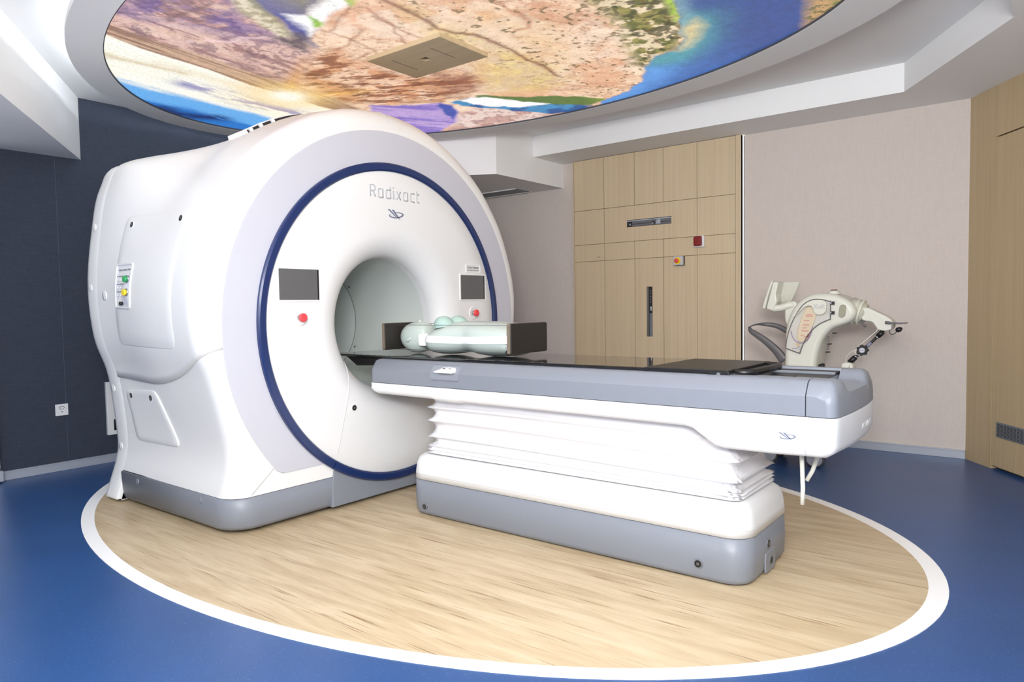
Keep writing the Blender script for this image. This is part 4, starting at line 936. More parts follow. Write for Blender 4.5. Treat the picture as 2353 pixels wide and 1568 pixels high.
# one continuous body: cross sections along X: (X, z bottom, z top, half width, squareness)
SEC = [(-3.162, 0.965, 0.985, 0.012), (-3.155, 0.935, 1.012, 0.040), (-3.135, 0.910, 1.036, 0.060), (-3.10, 0.889, 1.055, 0.074), (-3.06, 0.878, 1.064, 0.079), (-3.02, 0.879, 1.067, 0.078),
       (-2.98, 0.889, 1.062, 0.072), (-2.960, 0.905, 1.056, 0.064), (-2.945, 0.925, 1.045, 0.056), (-2.932, 0.938, 0.998, 0.050), (-2.918, 0.936, 0.988, 0.054), (-2.898, 0.918, 0.992, 0.080), (-2.87, 0.896, 1.008, 0.118), (-2.84, 0.884, 1.026, 0.140), (-2.80, 0.879, 1.044, 0.150),
       (-2.74, 0.879, 1.060, 0.152), (-2.68, 0.885, 1.067, 0.146), (-2.62, 0.895, 1.069, 0.134), (-2.585, 0.899, 1.069, 0.130), (-2.55, 0.893, 1.069, 0.136), (-2.50, 0.882, 1.069, 0.150), (-2.44, 0.877, 1.068, 0.156), (-2.36, 0.878, 1.063, 0.158), (-2.28, 0.884, 1.055, 0.156), (-2.236, 0.892, 1.048, 0.152)]
rings = []
for (X, zb, zt, hw_) in SEC:
    cz = (zb + zt) / 2; hz = (zt - zb) / 2; rg = []
    pw = 0.88 if X < -2.92 else 0.80
    for k in range(40):
        a = 2 * PI * k / 40; c, s_ = math.cos(a), math.sin(a)
        rg.append((X, GY + hw_ * math.copysign(abs(c) ** pw, c), cz + hz * math.copysign(abs(s_) ** pw, s_)))
    rings.append(rg)
mb = MB(); mb.loft(rings, True, True); pb = mb.build('body', 'phantom', ph)
md = pb.modifiers.new('smooth', 'SUBSURF'); md.levels = 1; md.render_levels = 1
mb = MB(); mb.loft([[(-3.03 + 0.024 * r * math.cos(a), GY + 0.012 * r * math.sin(a), 1.060 + h) for a in np.linspace(0, 2 * PI, 14, endpoint=False)] for r, h in ((1.0, 0.0), (0.7, 0.010), (0.25, 0.016))], False, True); mb.build('nose', 'phantom', ph)
for s in (-1, 1):
    mb = MB(); mb.loft([[(-3.045 + 0.021 * r * math.cos(a), GY + s * (0.074 + h), 0.960 + 0.013 * r * math.sin(a) + 0.006 * math.cos(a)) for a in np.linspace(0, 2 * PI, 16, endpoint=False)] for r, h in ((1.0, 0.0), (0.95, 0.008), (0.6, 0.011), (0.05, 0.009))], False, True); mb.build('ear', 'phantom', ph)
for (X, Y_) in ((-2.755, GY - 0.072), (-2.775, GY + 0.072)):
    mb = MB(); rg = []
    for k in range(9):
        ph_ = math.radians(90 * k / 8); r = 0.063 * math.cos(ph_) ** 0.9 if k < 8 else 0.001
        rg.append([(X - 0.022 * math.sin(ph_) + r * math.cos(a), Y_ + r * 0.95 * math.sin(a), 1.032 + 0.066 * math.sin(ph_) - 0.18 * r * -math.cos(a) * 0.9) for a in np.linspace(0, 2 * PI, 28, endpoint=False)])
    mb.loft(rg, False, True); mb.build('breast_insert', 'teal', ph, label='pale teal breast insert')
# white side strip
def body_y(X, z):
    i = max(j for j in range(len(SEC)) if SEC[j][0] <= X + 1e-9); a = SEC[i]; b_ = SEC[min(i + 1, len(SEC) - 1)]
    t = 0 if b_[0] == a[0] else (X - a[0]) / (b_[0] - a[0]); zb, zt, hw_ = [a[k] + (b_[k] - a[k]) * t for k in (1, 2, 3)]
    q = min(1, abs(z - (zb + zt) / 2) / ((zt - zb) / 2)); s_ = q ** (1 / 0.80); return GY - hw_ * (max(0, 1 - s_ * s_) ** 0.5) ** 0.80
mb = MB(); rg = []
for X in np.linspace(-2.885, -2.238, 40):
    zc = float(np.interp(X, [-2.885, -2.6, -2.24], [0.972, 0.966, 0.974])); t = min(1, (X + 2.885) / 0.02); hh = 0.020 * (0.4 + 0.6 * t)
    rg.append([(X, body_y(X, zc + k * hh) - 0.0025, zc + k * hh) for k in (-1, -0.5, 0, 0.5, 1)])
mb.loft(rg, False, False, False); mb.build('side_strip', 'phwhite', ph, label='white strip along the side')
rs = rrect(-2.915, 0.962, 0.034, 0.036, 0.014)
mb = MB(); mb.loft([[(X, GY - 0.075, z) for X, z in rs], [(X, GY - 0.092, z) for X, z in rs], [(-2.915 + (X + 2.915) * 0.9, GY - 0.095, 0.962 + (z - 0.962) * 0.9) for X, z in rs]], True, True, True, False); mb.build('shoulder_block', 'phwhite', ph)
for X0, X1, nm in ((-3.182, -3.162, 0), (-2.236, -2.216, 1)):
    mb = MB(); mb.loft([[(X0 + 0.004, y, z) for y, z in rrect(GY, 0.980, 0.160, 0.077, 0.008)], [(X0, y, z) for y, z in rrect(GY, 0.980, 0.163, 0.080, 0.008)], [(X1, y, z) for y, z in rrect(GY, 0.980, 0.163, 0.080, 0.008)]], True, True, True, False); q = mb.build('end_plate', 'platee', ph, label='bronze-edged black end plate')
    mb = MB(); mb.loft([[(X1, y, z) for y, z in rrect(GY, 0.980, 0.162, 0.079, 0.008)], [(X1 + 0.006, y, z) for y, z in rrect(GY, 0.980, 0.159, 0.076, 0.007)]], False, True, True, False); mb.build('plate_face', 'plate', q)
for z in (1.050, 0.908):
    for s in (-1, 1):
        mb = MB(); mb.cyl((-3.165, GY + s * 0.158, z), (-2.234, GY + s * 0.158, z), 0.0013, 6); mb.build('tie_wire', 'dseam', ph)
mb = MB(); mb.prism([(-2.262, 0.910), (-2.238, 0.926), (-2.238, 0.892)], 1, GY - 0.150, GY - 0.142); mb.build('corner_wedge', 'black', ph)

# ------------------------------------------------------------------ oak wall cabinet
cab = thing('wall_cabinet', 'pale oak wall panelling with a grid of doors beside the red alarm light', 'cabinet', (-2.95, YB - 0.05, 0.0))
YF = 5.88
MB().box(-3.776, -2.116, YF + 0.008, YB - 0.001, 0, 2.545).build('carcass', plain('joint_brown', (104, 84, 58), 0.7), cab)
MB().box(-3.778, -3.767, YF - 0.002, YB - 0.001, 0, 2.545).build('side_stile', 'oak', cab)
MB().box(-2.158, -2.116, YF - 0.004, YB - 0.001, 0, 2.545).build('side_stile', 'oak', cab)
MB().box(-2.160, -2.157, YF - 0.003, YF + 0.01, 0, 2.545).build('stile_joint', 'dseam', cab)
cx_ = [-3.765, -3.429, -3.107, -2.819, -2.500, -2.160]; cz_ = [0.0, 1.567, 1.730, 2.060, 2.545]; GAP = 0.002
def holed(mb, x0, x1, z0, z1, hx0, hx1, hz0, hz1, y0, y1):
    O = [(x0, z0), (x1, z0), (x1, z1), (x0, z1)]; I = [(hx0, hz0), (hx1, hz0), (hx1, hz1), (hx0, hz1)]
    R = [[(x_, y1, z) for x_, z in O], [(x_, y0, z) for x_, z in O], [(x_, y0, z) for x_, z in I], [(x_, y1, z) for x_, z in I]]
    return mb.loft(R, False, False, True, False)
SL1 = (-3.187, -2.742, 1.866, 1.924); SL2 = (-2.989, -2.931, 0.848, 1.305)
for r in range(4):
    cols_ = [(0, 1), (1, 4), (4, 5)] if r == 2 else [(i, i + 1) for i in range(5)]
    for (i, j) in cols_:
        x0, x1, z0, z1 = cx_[i] + GAP, cx_[j] - GAP, cz_[r] + GAP, cz_[r + 1] - GAP; mb = MB()
        if (i, j) == (1, 4): holed(mb, x0, x1, z0, z1, *SL1, YF, YF + 0.02)
        elif r == 0 and i == 2: holed(mb, x0, x1, z0, z1, *SL2, YF - 0.001, YF + 0.02)
        else: mb.box(x0, x1, YF + random.uniform(-0.001, 0.001), YF + 0.02, z0, z1)
        mb.build('panel', 'oak', cab)
# metal runs seen in the two slots
MB().box(SL1[0], SL1[1], YF + 0.0065, YF + 0.0078, SL1[2], SL1[3]).build('slot_rail', plain('dull_steel', (118, 120, 124), 0.4, metal=0.5), cab)
MB().box(SL1[0] - 0.004, SL1[1] + 0.004, YF - 0.0015, YF + 0.004, SL1[3], SL1[3] + 0.004).build('slot_rim', 'dvoid', cab)
MB().box(SL1[0] - 0.004, SL1[1] + 0.004, YF - 0.0015, YF + 0.004, SL1[2] - 0.003, SL1[2]).build('slot_rim', 'dvoid', cab)
MB().box(SL1[0], SL1[1], YF + 0.004, YF + 0.0065, SL1[2] + 0.020, SL1[2] + 0.024).build('slot_groove', 'dvoid', cab)
MB().box(SL1[0], SL1[1], YF + 0.001, YF + 0.0065, SL1[3] - 0.010, SL1[3]).build('slot_lip', 'alu', cab)
MB().box(SL1[0], SL1[0] + 0.05, YF + 0.003, YF + 0.0065, SL1[2], SL1[3] - 0.010).build('slot_end_plate', 'dvoid', cab)
MB().box(-2.89, -2.85, YF - 0.002, YF + 0.0065, SL1[2] + 0.004, SL1[3] - 0.014).build('slot_carriage', 'alu', cab, bevel=0.002)
MB().box(-2.935, -2.905, YF + 0.000, YF + 0.0065, SL1[2] + 0.004, SL1[2] + 0.034).build('slot_latch', 'black', cab, bevel=0.004)
mb = MB(); mb.cyl((-2.925, YF - 0.002, SL1[2] + 0.014), (-2.925, YF + 0.0065, SL1[2] + 0.014), 0.009, 12); mb.build('slot_roller', 'chrome', cab)
mb = MB(); mb.cyl((-3.155, YF + 0.000, SL1[2] + 0.020), (-3.155, YF + 0.0065, SL1[2] + 0.020), 0.009, 12); mb.build('slot_roller', 'chrome', cab)
MB().box(SL2[0], SL2[1], YF + 0.0065, YF + 0.0078, SL2[2], SL2[3]).build('slot_back', 'dvoid', cab)
MB().box(SL2[0] + 0.004, SL2[0] + 0.018, YF + 0.000, YF + 0.0065, SL2[2], SL2[3] - 0.004).build('slot_rail', 'chrome', cab)
MB().box(SL2[0] + 0.026, SL2[1] - 0.004, YF + 0.003, YF + 0.0065, SL2[2], 1.06).build('slot_strip', 'greyd', cab)
MB().box(SL2[0] + 0.030, SL2[1] - 0.012, YF - 0.001, YF + 0.0065, 1.085, 1.125).build('slot_catch', 'chrome', cab, bevel=0.003)
for k in range(5): MB().box(SL2[0] + 0.034, SL2[0] + 0.042, YF + 0.003, YF + 0.0064, 1.16 + k * 0.025, 1.172 + k * 0.025).build('slot_tooth', 'chrome', cab)
MB().box(-3.510, -3.495, YF - 0.002, YF, 1.600, 1.604).box(-3.492, -3.484, YF - 0.002, YF, 1.604, 1.610).build('wire_stub', 'black', cab)
led = thing('edge_light', 'thin white vertical light strip glowing along the oak cabinet edge', 'light strip', (-2.105, YB - 0.02, 1.3))
MB().box(-2.110, -2.106, YB - 0.018, YB - 0.001, 0.06, 2.54).build('diffuser', 'led', led)
MB().box(-2.104, -2.101, YB - 0.018, YB - 0.001, 0.06, 2.54).build('channel', 'alu', led)

# ------------------------------------------------------------------ wall fittings
es = thing('emergency_stop_box', 'small grey wall box with a red stop button on a yellow disc', 'switch', (-2.66, YF, 1.524))
MB().box(-2.704, -2.614, YF - 0.022, YF - 0.001, 1.483, 1.566).build('back_box', 'black', es, bevel=0.003)
MB().box(-2.702, -2.616, YF - 0.052, YF - 0.022, 1.485, 1.564).build('cover', 'band', es, bevel=0.005)
mb = MB(); mb.cyl((-2.662, YF - 0.052, 1.524), (-2.662, YF - 0.055, 1.524), 0.031, 24); mb.build('yellow_disc', 'yellow', es)
mb = MB(); mb.tube([(-2.662, YF - 0.054, 1.524), (-2.662, YF - 0.068, 1.524), (-2.662, YF - 0.070, 1.524), (-2.662, YF - 0.080, 1.524), (-2.662, YF - 0.083, 1.524)], [0.013, 0.013, 0.019, 0.019, 0.014], 20); mb.build('stop_button', 'red', es)
al = thing('alarm_light', 'square dark red alarm light in a white frame on the oak panels', 'alarm light', (-2.475, YF, 1.683))
MB().box(-2.522, -2.428, YF - 0.030, YF - 0.001, 1.633, 1.733).build('housing', 'white2', al, bevel=0.008)
MB().box(-2.514, -2.440, YF - 0.058, YF - 0.028, 1.642, 1.728).build('lens', 'dred', al, bevel=0.014, seg=4)
so = thing('wall_socket', 'white wall socket low on the dark blue wall', 'socket', (XL, 2.018, 0.446))
MB().box(XL + 0.0005, XL + 0.010, 1.976, 2.060, 0.404, 0.488).build('plate', 'white2', so, bevel=0.003)
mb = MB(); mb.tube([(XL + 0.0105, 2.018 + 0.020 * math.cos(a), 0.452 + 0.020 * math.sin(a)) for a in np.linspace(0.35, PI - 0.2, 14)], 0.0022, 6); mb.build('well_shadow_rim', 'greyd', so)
for y, z in ((2.010, 0.451), (2.025, 0.452), (2.018, 0.432)):
    mb = MB(); mb.cyl((XL + 0.009, y, z), (XL + 0.0112, y, z), 0.0035, 8); mb.build('pin_hole', 'black', so)
wb = thing('wall_box', 'white wall box half hidden behind the scanner on the dark wall', 'box', (XL, 2.45, 0.35))
MB().box(XL + 0.0005, XL + 0.03, 2.318, 2.60, 0.212, 0.62).build('case', 'white2', wb, bevel=0.004)
MB().box(XL + 0.029, XL + 0.032, 2.362, 2.50, 0.245, 0.33).build('slot', 'black', wb)
wp = thing('white_cabinet', 'white metal cabinet edge standing against the dark wall at the frame edge', 'cabinet', (-5.70, 1.4, 0.0))
MB().box(XL + 0.001, -5.665, 0.9, 1.602, 0.10, 2.28).build('body', 'white2', wp, bevel=0.003)
MB().box(XL + 0.001, -5.655, 0.9, 1.617, 0.012, 0.085).build('plinth', 'alu', wp, bevel=0.004)
MB().box(XL + 0.02, -5.68, 0.95, 1.60, 0.0, 0.10).build('foot', 'black', wp)

# ------------------------------------------------------------------ brachytherapy trolley behind the couch
TY = 5.10
tr = thing('treatment_trolley', 'cream arched medical controller on wheels with a jointed arm behind the couch', 'medical trolley', (-1.40, TY, 0.0))
def smooth_poly(L, n=4): return [tuple(p) for p in catmull(list(L) + [L[0]], n)[:-1]]
def slab(mb, poly, y0, y1, r=0.02, n=4):
    """outline in X, Z swept in Y with rounded rims"""
    P = np.array(poly); c = P.mean(0); rings = []
    Tn = np.roll(P, -1, 0) - np.roll(P, 1, 0); Tn /= np.linalg.norm(Tn, axis=1)[:, None] + 1e-9; Nn = np.stack([Tn[:, 1], -Tn[:, 0]], 1)
    area_ = 0.5 * np.sum(P[:, 0] * np.roll(P[:, 1], -1) - np.roll(P[:, 0], -1) * P[:, 1])
    if area_ < 0: Nn = -Nn
    for k in range(n + 1):
        a = math.radians(90 * k / n); Q = P - Nn * r * (1 - math.sin(a)); rings.append([(x_, y0 + r * (1 - math.cos(a)), z) for x_, z in Q])
    for k in range(n, -1, -1):
        a = math.radians(90 * k / n); Q = P - Nn * r * (1 - math.sin(a)); rings.append([(x_, y1 - r * (1 - math.cos(a)), z) for x_, z in Q])
    return mb.loft(rings, True, True)
arch = smooth_poly([(-1.500, 0.16), (-1.498, 0.55), (-1.496, 0.80), (-1.490, 0.95), (-1.462, 1.055), (-1.415, 1.135), (-1.345, 1.185), (-1.265, 1.200), (-1.18, 1.192), (-1.105, 1.160), (-1.055, 1.110), (-1.045, 1.062), (-1.075, 1.012), (-1.135, 0.985), (-1.19, 0.962), (-1.240, 0.905), (-1.270, 0.83), (-1.288, 0.74), (-1.300, 0.58), (-1.310, 0.16)], 4)
mb = MB(); slab(mb, arch, TY - 0.10, TY + 0.20, 0.035); tb = mb.build('arched_body', 'cream', tr)
mb = MB(); slab(mb, smooth_poly([(-1.505, 0.98), (-1.520, 1.02), (-1.520, 1.10), (-1.505, 1.14), (-1.44, 1.14), (-1.43, 1.0)], 3), TY - 0.01, TY + 0.17, 0.015); mb.build('back_hump', 'cream', tr)
YD = TY - 0.102
doorp = smooth_poly([(-1.478, 0.835), (-1.470, 0.90), (-1.445, 0.985), (-1.410, 1.06), (-1.365, 1.125), (-1.310, 1.158), (-1.255, 1.160), (-1.20, 1.146), (-1.192, 1.140), (-1.192, 1.032), (-1.20, 1.025), (-1.262, 0.995), (-1.315, 0.945), (-1.355, 0.88), (-1.385, 0.80), (-1.39, 0.797), (-1.47, 0.825)], 3)
mb = MB(); mb.loft([[(x_, YD, z) for x_, z in doorp], [(x_, YD - 0.002, z) for x_, z in doorp]], True, True, True, False); dp = mb.build('door_backing', plain('pale_liner', (206, 202, 192), 0.5, var=0.08, vscale=25), tr)
mb = MB(); mb.tube([(x_, YD - 0.018, z) for x_, z in doorp], 0.003, 6, closed=True); mb.build('door_rim', 'hgrey', tr)
mb = MB(); mb.loft([[(x_, YD - 0.002, z) for x_, z in doorp], [(x_, YD - 0.019, z) for x_, z in doorp]], False, True, True, False); mb.build('door_cover', 'glass', tr, label='clear plastic door cover')
# fluid bag with red print and lilac tube
bagp = [(-1.345, 1.108), (-1.312, 1.112), (-1.285, 1.09), (-1.282, 1.05), (-1.302, 0.985), (-1.322, 0.93), (-1.345, 0.885), (-1.375, 0.868), (-1.405, 0.885), (-1.408, 0.92), (-1.392, 0.99), (-1.370, 1.06)]
mb = MB(); slab(mb, smooth_poly(bagp, 3), YD - 0.016, YD - 0.002, 0.008); bg = mb.build('fluid_bag', 'bag', tr)
for (x0, z0, w_) in ((-1.345, 1.055, 0.04), (-1.350, 1.045, 0.048), (-1.36, 1.015, 0.035), (-1.365, 0.985, 0.04), (-1.37, 0.965, 0.03), (-1.375, 0.945, 0.045), (-1.38, 0.915, 0.02), (-1.36, 0.905, 0.02)):
    MB().box(x0, x0 + w_, YD - 0.0168, YD - 0.0155, z0, z0 + 0.006).build('bag_print', 'print', bg)
mb = MB(); mb.tube(catmull([(-1.445, YD - 0.010, 0.945), (-1.435, YD - 0.012, 0.905), (-1.41, YD - 0.012, 0.875), (-1.375, YD - 0.012, 0.865), (-1.34, YD - 0.012, 0.885), (-1.315, YD - 0.012, 0.935), (-1.305, YD - 0.012, 0.98)], 4), 0.003, 6); mb.build('lilac_tube', 'lilac', bg)
mb = MB(); mb.tube(catmull([(-1.44, YD - 0.01, 0.828), (-1.41, YD - 0.01, 0.828), (-1.39, YD - 0.01, 0.842)], 4), 0.0025, 6); mb.build('lilac_tube', 'lilac', bg)
MB().box(-1.410, -1.395, YD - 0.014, YD - 0.002, 0.845, 0.862).build('orange_clip', plain('orange_clip', (226, 170, 80), 0.4), bg, bevel=0.002)
mb = MB(); mb.tube([(-1.342, YD - 0.013, 0.905), (-1.330, YD - 0.013, 0.925)], 0.006, 8); mb.build('red_clip', plain('crimson', (170, 40, 60), 0.4), bg)
# round cover with tail
tail = smooth_poly([(-1.213, 1.11), (-1.215, 1.135), (-1.235, 1.152), (-1.27, 1.158), (-1.32, 1.15), (-1.365, 1.118), (-1.41, 1.055), (-1.405, 1.05), (-1.375, 1.085), (-1.345, 1.112), (-1.315, 1.115), (-1.300, 1.098), (-1.292, 1.07), (-1.265, 1.055), (-1.235, 1.06), (-1.217, 1.08)], 3)
mb = MB(); slab(mb, tail, YD - 0.034, YD - 0.0185, 0.006); rc = mb.build('round_cover', 'cream', tr)
text_mesh('cover_lettering', 'Xoft', 0.045, plain and 'letter', rc, (-1.258, YD - 0.0345, 1.098), (1, 0, 0), (0, 0, 1), 0.075, 0.0008)
for z in (1.134, 1.070):
    MB().box(-1.186, -1.168, YD - 0.024, YD - 0.001, z - 0.010, z + 0.010).build('hinge', 'black', tr, bevel=0.002)
    MB().box(-1.196, -1.184, YD - 0.026, YD - 0.012, z - 0.006, z + 0.006).build('hinge_pin', 'chrome', tr, bevel=0.001)
gl = [(x_, z) for x_, z in rrect(0, 0, 0.018, 0.040, 0.018)]
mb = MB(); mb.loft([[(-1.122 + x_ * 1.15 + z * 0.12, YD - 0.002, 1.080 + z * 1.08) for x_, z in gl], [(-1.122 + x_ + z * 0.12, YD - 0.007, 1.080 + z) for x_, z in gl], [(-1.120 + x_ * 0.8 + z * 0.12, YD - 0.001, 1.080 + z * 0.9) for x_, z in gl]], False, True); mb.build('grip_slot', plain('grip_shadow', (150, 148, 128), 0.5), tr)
mb = MB(); mb.tube([(-1.207, TY + 0.04, 1.192), (-1.207, TY + 0.04, 1.212), (-1.207, TY + 0.04, 1.218)], [0.042, 0.034, 0.026], 20); kb = mb.build('top_button_collar', 'cream', tr)
mb = MB(); mb.cyl((-1.207, TY + 0.04, 1.217), (-1.207, TY + 0.04, 1.225), 0.020, 18); mb.build('top_button', plain('maroon', (110, 30, 40), 0.4), kb)
for (x_, z, m_) in ((-1.19, 0.93, 'black'), (-1.222, 0.855, 'black'), (-1.232, 0.80, 'black')):
    MB().box(x_ - 0.014, x_ + 0.008, TY - 0.02, TY + 0.02, z - 0.004, z + 0.004).build('port_label', m_, tr)
for i, z in enumerate((0.90, 0.885, 0.87, 0.835, 0.818)):
    MB().box(-1.262 + 0.02, -1.245 + 0.012, TY - 0.01, TY + 0.03, z, z + 0.006).build('port_label', 'txt', tr)
for y in (0.0, 0.07):
    mb = MB(); mb.tube([(-1.292, TY + y, 0.70), (-1.272, TY + y, 0.70)], [0.017, 0.014], 10); mb.build('socket_knob', 'black', tr)
# display folded at the back
mon = [(-1.662, 1.108), (-1.645, 1.165), (-1.622, 1.235), (-1.603, 1.288), (-1.586, 1.292), (-1.60, 1.25), (-1.622, 1.18), (-1.637, 1.10)]
mb = MB(); slab(mb, mon, TY - 0.06, TY + 0.20, 0.006, 3); mn = mb.build('monitor', 'cream', tr)
mb = MB(); mb.loft([[(-1.637, TY + y, 1.100), (-1.588, TY + y, 1.287), (-1.570 + 0.12 * f_, TY + y, 1.287), (-1.585 + 0.10 * f_, TY + y, 1.20), (-1.570 + 0.06 * f_, TY + y, 1.150), (-1.60 + 0.06 * f_, TY + y, 1.085)] for y, f_ in ((-0.05, 0.15), (0.04, 0.25), (0.09, 0.7), (0.12, 1.0), (0.14, 1.0))], True, True, True, False); mb.build('monitor_back', 'cream', mn, bevel=0.008)
mb = MB(); mb.tube(catmull([(-1.60, TY - 0.02, 1.10), (-1.545, TY - 0.01, 1.105), (-1.49, TY + 0.0, 1.122), (-1.455, TY + 0.02, 1.118)], 4), [0.026] * 13, 12); mb.build('monitor_arm', 'cream', mn)
# looped push handle
def ribbon(mb, pts, wy, th):
    P = [np.array(p, float) for p in pts]; rings = []
    for i, p in enumerate(P):
        t = P[min(i + 1, len(P) - 1)] - P[max(i - 1, 0)]; t /= np.linalg.norm(t); n_ = np.array([-t[2], 0, t[0]])
        rings.append([tuple(p + n_ * th[i] * c + np.array([0, wy * s_, 0])) for c, s_ in ((1, -.7), (.7, -1), (-.7, -1), (-1, -.7), (-1, .7), (-.7, 1), (.7, 1), (1, .7))])
    return mb.loft(rings, True, True)
h1 = catmull([(-1.765, TY - 0.02, 0.970), (-1.745, TY - 0.05, 0.945), (-1.70, TY - 0.06, 0.917), (-1.63, TY - 0.06, 0.868), (-1.56, TY - 0.06, 0.805), (-1.505, TY - 0.06, 0.735)], 5)
h2 = catmull([(-1.765, TY - 0.02, 0.970), (-1.745, TY + 0.06, 0.984), (-1.70, TY + 0.12, 0.985), (-1.62, TY + 0.14, 0.972), (-1.55, TY + 0.14, 0.938), (-1.50, TY + 0.14, 0.90)], 5)
mb = MB(); ribbon(mb, h1, 0.016, list(np.linspace(0.012, 0.030, len(h1)))); ribbon(mb, h2, 0.016, list(np.linspace(0.012, 0.020, len(h2)))); mb.build('push_handle', 'hgrey', tr)
# front arm, drive rod and knob
mb = MB(); mb.tube([(-1.10, TY + 0.04, 1.085), (-1.05, TY + 0.04, 1.070), (-1.005, TY + 0.04, 1.060)], [0.088, 0.080, 0.060], 20); mb.build('shoulder_joint', plain('tan_joint', (196, 194, 176), 0.45), tr)
for (x_, r_) in ((-1.045, 0.086), (-1.075, 0.091)):
    mb = MB(); mb.tube([(x_, TY + 0.04, 1.070), (x_ + 0.014, TY + 0.04, 1.066)], r_, 24); mb.build('joint_collar', 'cream', tr)
arm = smooth_poly([(-1.02, 1.098), (-0.985, 1.098), (-0.94, 1.075), (-0.875, 1.040), (-0.845, 1.015), (-0.838, 0.985), (-0.850, 0.958), (-0.885, 0.948), (-0.925, 0.958), (-0.945, 0.985), (-0.965, 1.008), (-1.02, 1.022)], 4)
mb = MB(); slab(mb, arm, TY - 0.02, TY + 0.09, 0.006); am = mb.build('front_arm', 'cream', tr)
mb = MB(); mb.tube(catmull([(-1.03, TY - 0.005, 1.02), (-1.02, TY - 0.005, 0.995), (-1.00, TY - 0.005, 0.972)], 4), 0.007, 8); mb.build('arm_lever', 'hgrey', am)
ribbonp = catmull([(-0.880, TY - 0.03, 1.004), (-0.84, TY - 0.03, 0.999), (-0.80, TY - 0.02, 0.997), (-0.757, TY - 0.01, 1.0)], 4)
mb = MB(); ribbon(mb, ribbonp, 0.012, [0.009, 0.009, 0.009, 0.008, 0.007, 0.006, 0.006, 0.005, 0.005, 0.005, 0.004, 0.004, 0.003]); mb.build('brake_lever', 'hgrey', am)
mb = MB(); mb.cyl((-0.842, TY - 0.01, 0.985), (-0.838, TY - 0.01, 0.972), 0.013, 12); mb.build('lever_ferrule', 'chrome', am)
mb = MB(); mb.tube(catmull([(-0.862, TY, 0.958), (-0.858, TY, 0.932), (-0.842, TY, 0.925), (-0.825, TY, 0.935), (-0.820, TY, 0.950)], 5), 0.0025, 6); mb.build('dust_cap_cord', 'black', am)
mb = MB(); mb.tube([(-0.825, TY, 0.950), (-0.815, TY, 0.953), (-0.80, TY, 0.960), (-0.788, TY, 0.966)], [0.008, 0.017, 0.016, 0.006], 12); mb.build('dust_cap', 'black', am)
A_, B2 = np.array((-0.892, TY - 0.01, 0.948)), np.array((-1.095, TY - 0.01, 0.735))
def rod(t0, t1, r, mat, name): mb = MB(); mb.cyl(tuple(A_ + (B2 - A_) * t0), tuple(A_ + (B2 - A_) * t1), r, 14); return mb.build(name, mat, rodp)
mb = MB(); mb.cyl(tuple(A_), tuple(B2), 0.009, 12); rodp = mb.build('drive_rod', 'black', tr)
rod(0.03, 0.17, 0.017, 'black', 'rod_sleeve'); rod(0.17, 0.21, 0.012, 'chrome', 'rod_ring'); rod(0.36, 0.52, 0.012, plain('blue_grey_rod', (128, 128, 150), 0.4), 'rod_collar'); rod(0.68, 0.78, 0.011, 'black', 'rod_sleeve'); rod(0.79, 0.83, 0.012, 'chrome', 'rod_ring'); rod(0.83, 1.0, 0.018, 'black', 'rod_sleeve')
kc = A_ + (B2 - A_) * 0.60; mb = MB(); rings = []
for y_, sc_ in ((0.012, 0.94), (0.008, 1.0), (-0.018, 1.0), (-0.022, 0.94)):
    rings.append([(kc[0] + sc_ * (0.034 + 0.0035 * math.cos(7 * a)) * math.cos(a), kc[1] - 0.012 + y_, kc[2] + sc_ * (0.034 + 0.0035 * math.cos(7 * a)) * math.sin(a)) for a in np.linspace(0, 2 * PI, 70, endpoint=False)])
mb.loft(rings, True, True); kn = mb.build('star_knob', 'black', tr)
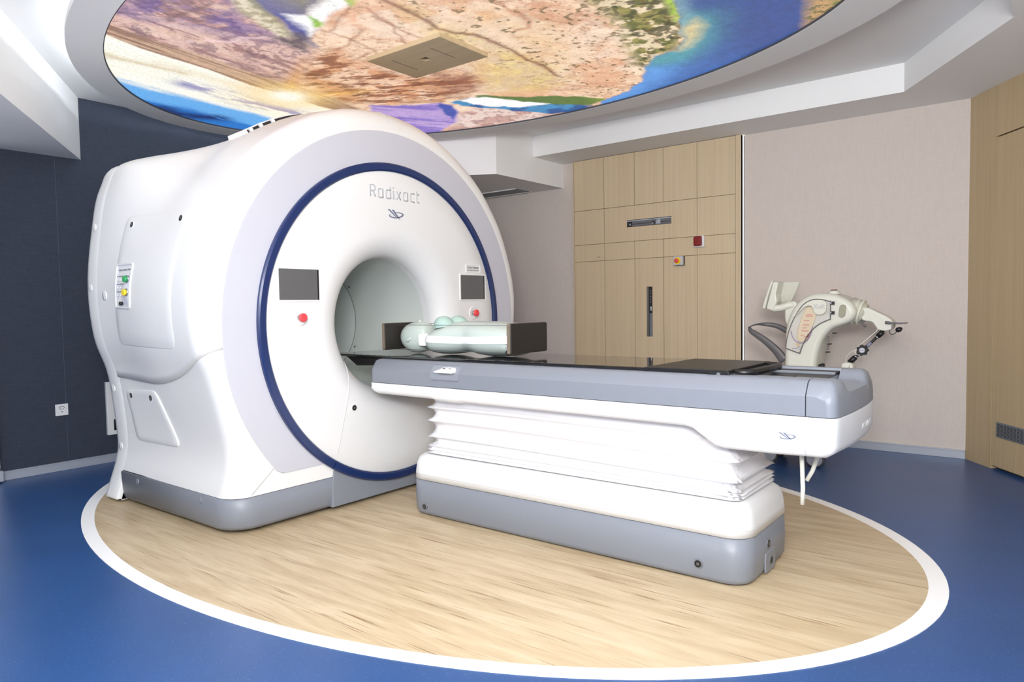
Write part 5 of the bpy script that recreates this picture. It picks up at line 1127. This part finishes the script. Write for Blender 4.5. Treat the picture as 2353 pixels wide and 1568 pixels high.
mb = MB(); mb.cyl((kc[0], kc[1] - 0.034, kc[2]), (kc[0], kc[1] - 0.036, kc[2]), 0.017, 20); cpk = mb.build('knob_cap', 'band', kn)
text_mesh('cap_lettering', 'EMO', 0.012, 'txt', cpk, (kc[0], kc[1] - 0.0364, kc[2] - 0.004), (1, 0, 0), (0, 0, 1), 0.024, 0.0003)
mb = MB(); mb.tube(catmull([(-0.925, TY - 0.02, 0.965), (-0.935, TY - 0.02, 0.945), (-0.975, TY - 0.03, 0.905), (-1.01, TY - 0.04, 0.87), (-1.055, TY - 0.04, 0.815), (-1.045, TY - 0.045, 0.79), (-1.02, TY - 0.04, 0.79)], 5), 0.0022, 6); mb.build('drive_cable', 'tube', tr)
mb = MB(); mb.tube(catmull([(-1.055, TY - 0.04, 0.82), (-1.09, TY - 0.04, 0.80), (-1.112, TY - 0.03, 0.765), (-1.114, TY - 0.03, 0.735)], 5), 0.0022, 6); mb.build('drive_cable', 'tube', tr)
mb = MB(); slab(mb, smooth_poly([(-1.140, 0.42), (-1.142, 0.60), (-1.142, 0.705), (-1.125, 0.735), (-1.085, 0.735), (-1.066, 0.715), (-1.064, 0.60), (-1.066, 0.42)], 3), TY - 0.06, TY + 0.04, 0.015); mb.build('source_holder', 'cream', tr)
MB().box(-1.31, -1.13, TY - 0.03, TY + 0.03, 0.46, 0.50).build('holder_bracket', 'cream', tr, bevel=0.006)
# wheeled base
mb = MB(); slab(mb, [(-1.68, 0.125), (-1.68, 0.19), (-1.52, 0.24), (-1.34, 0.24), (-1.29, 0.22), (-1.28, 0.18), (-1.28, 0.125)], TY - 0.14, TY + 0.26, 0.015); mb.build('base', 'cream', tr)
for (x_, y_) in ((-1.31, TY - 0.02), (-1.62, TY - 0.02), (-1.36, TY + 0.22), (-1.62, TY + 0.22)):
    mb = MB(); mb.cyl((x_, y_ - 0.018, 0.062), (x_, y_ + 0.018, 0.062), 0.0615, 28); wh = mb.build('wheel', 'hgrey', tr, bevel=0.004)
    mb = MB(); mb.cyl((x_, y_ - 0.021, 0.062), (x_, y_ + 0.021, 0.062), 0.052, 28); mb.build('wheel_disc', 'band', wh)
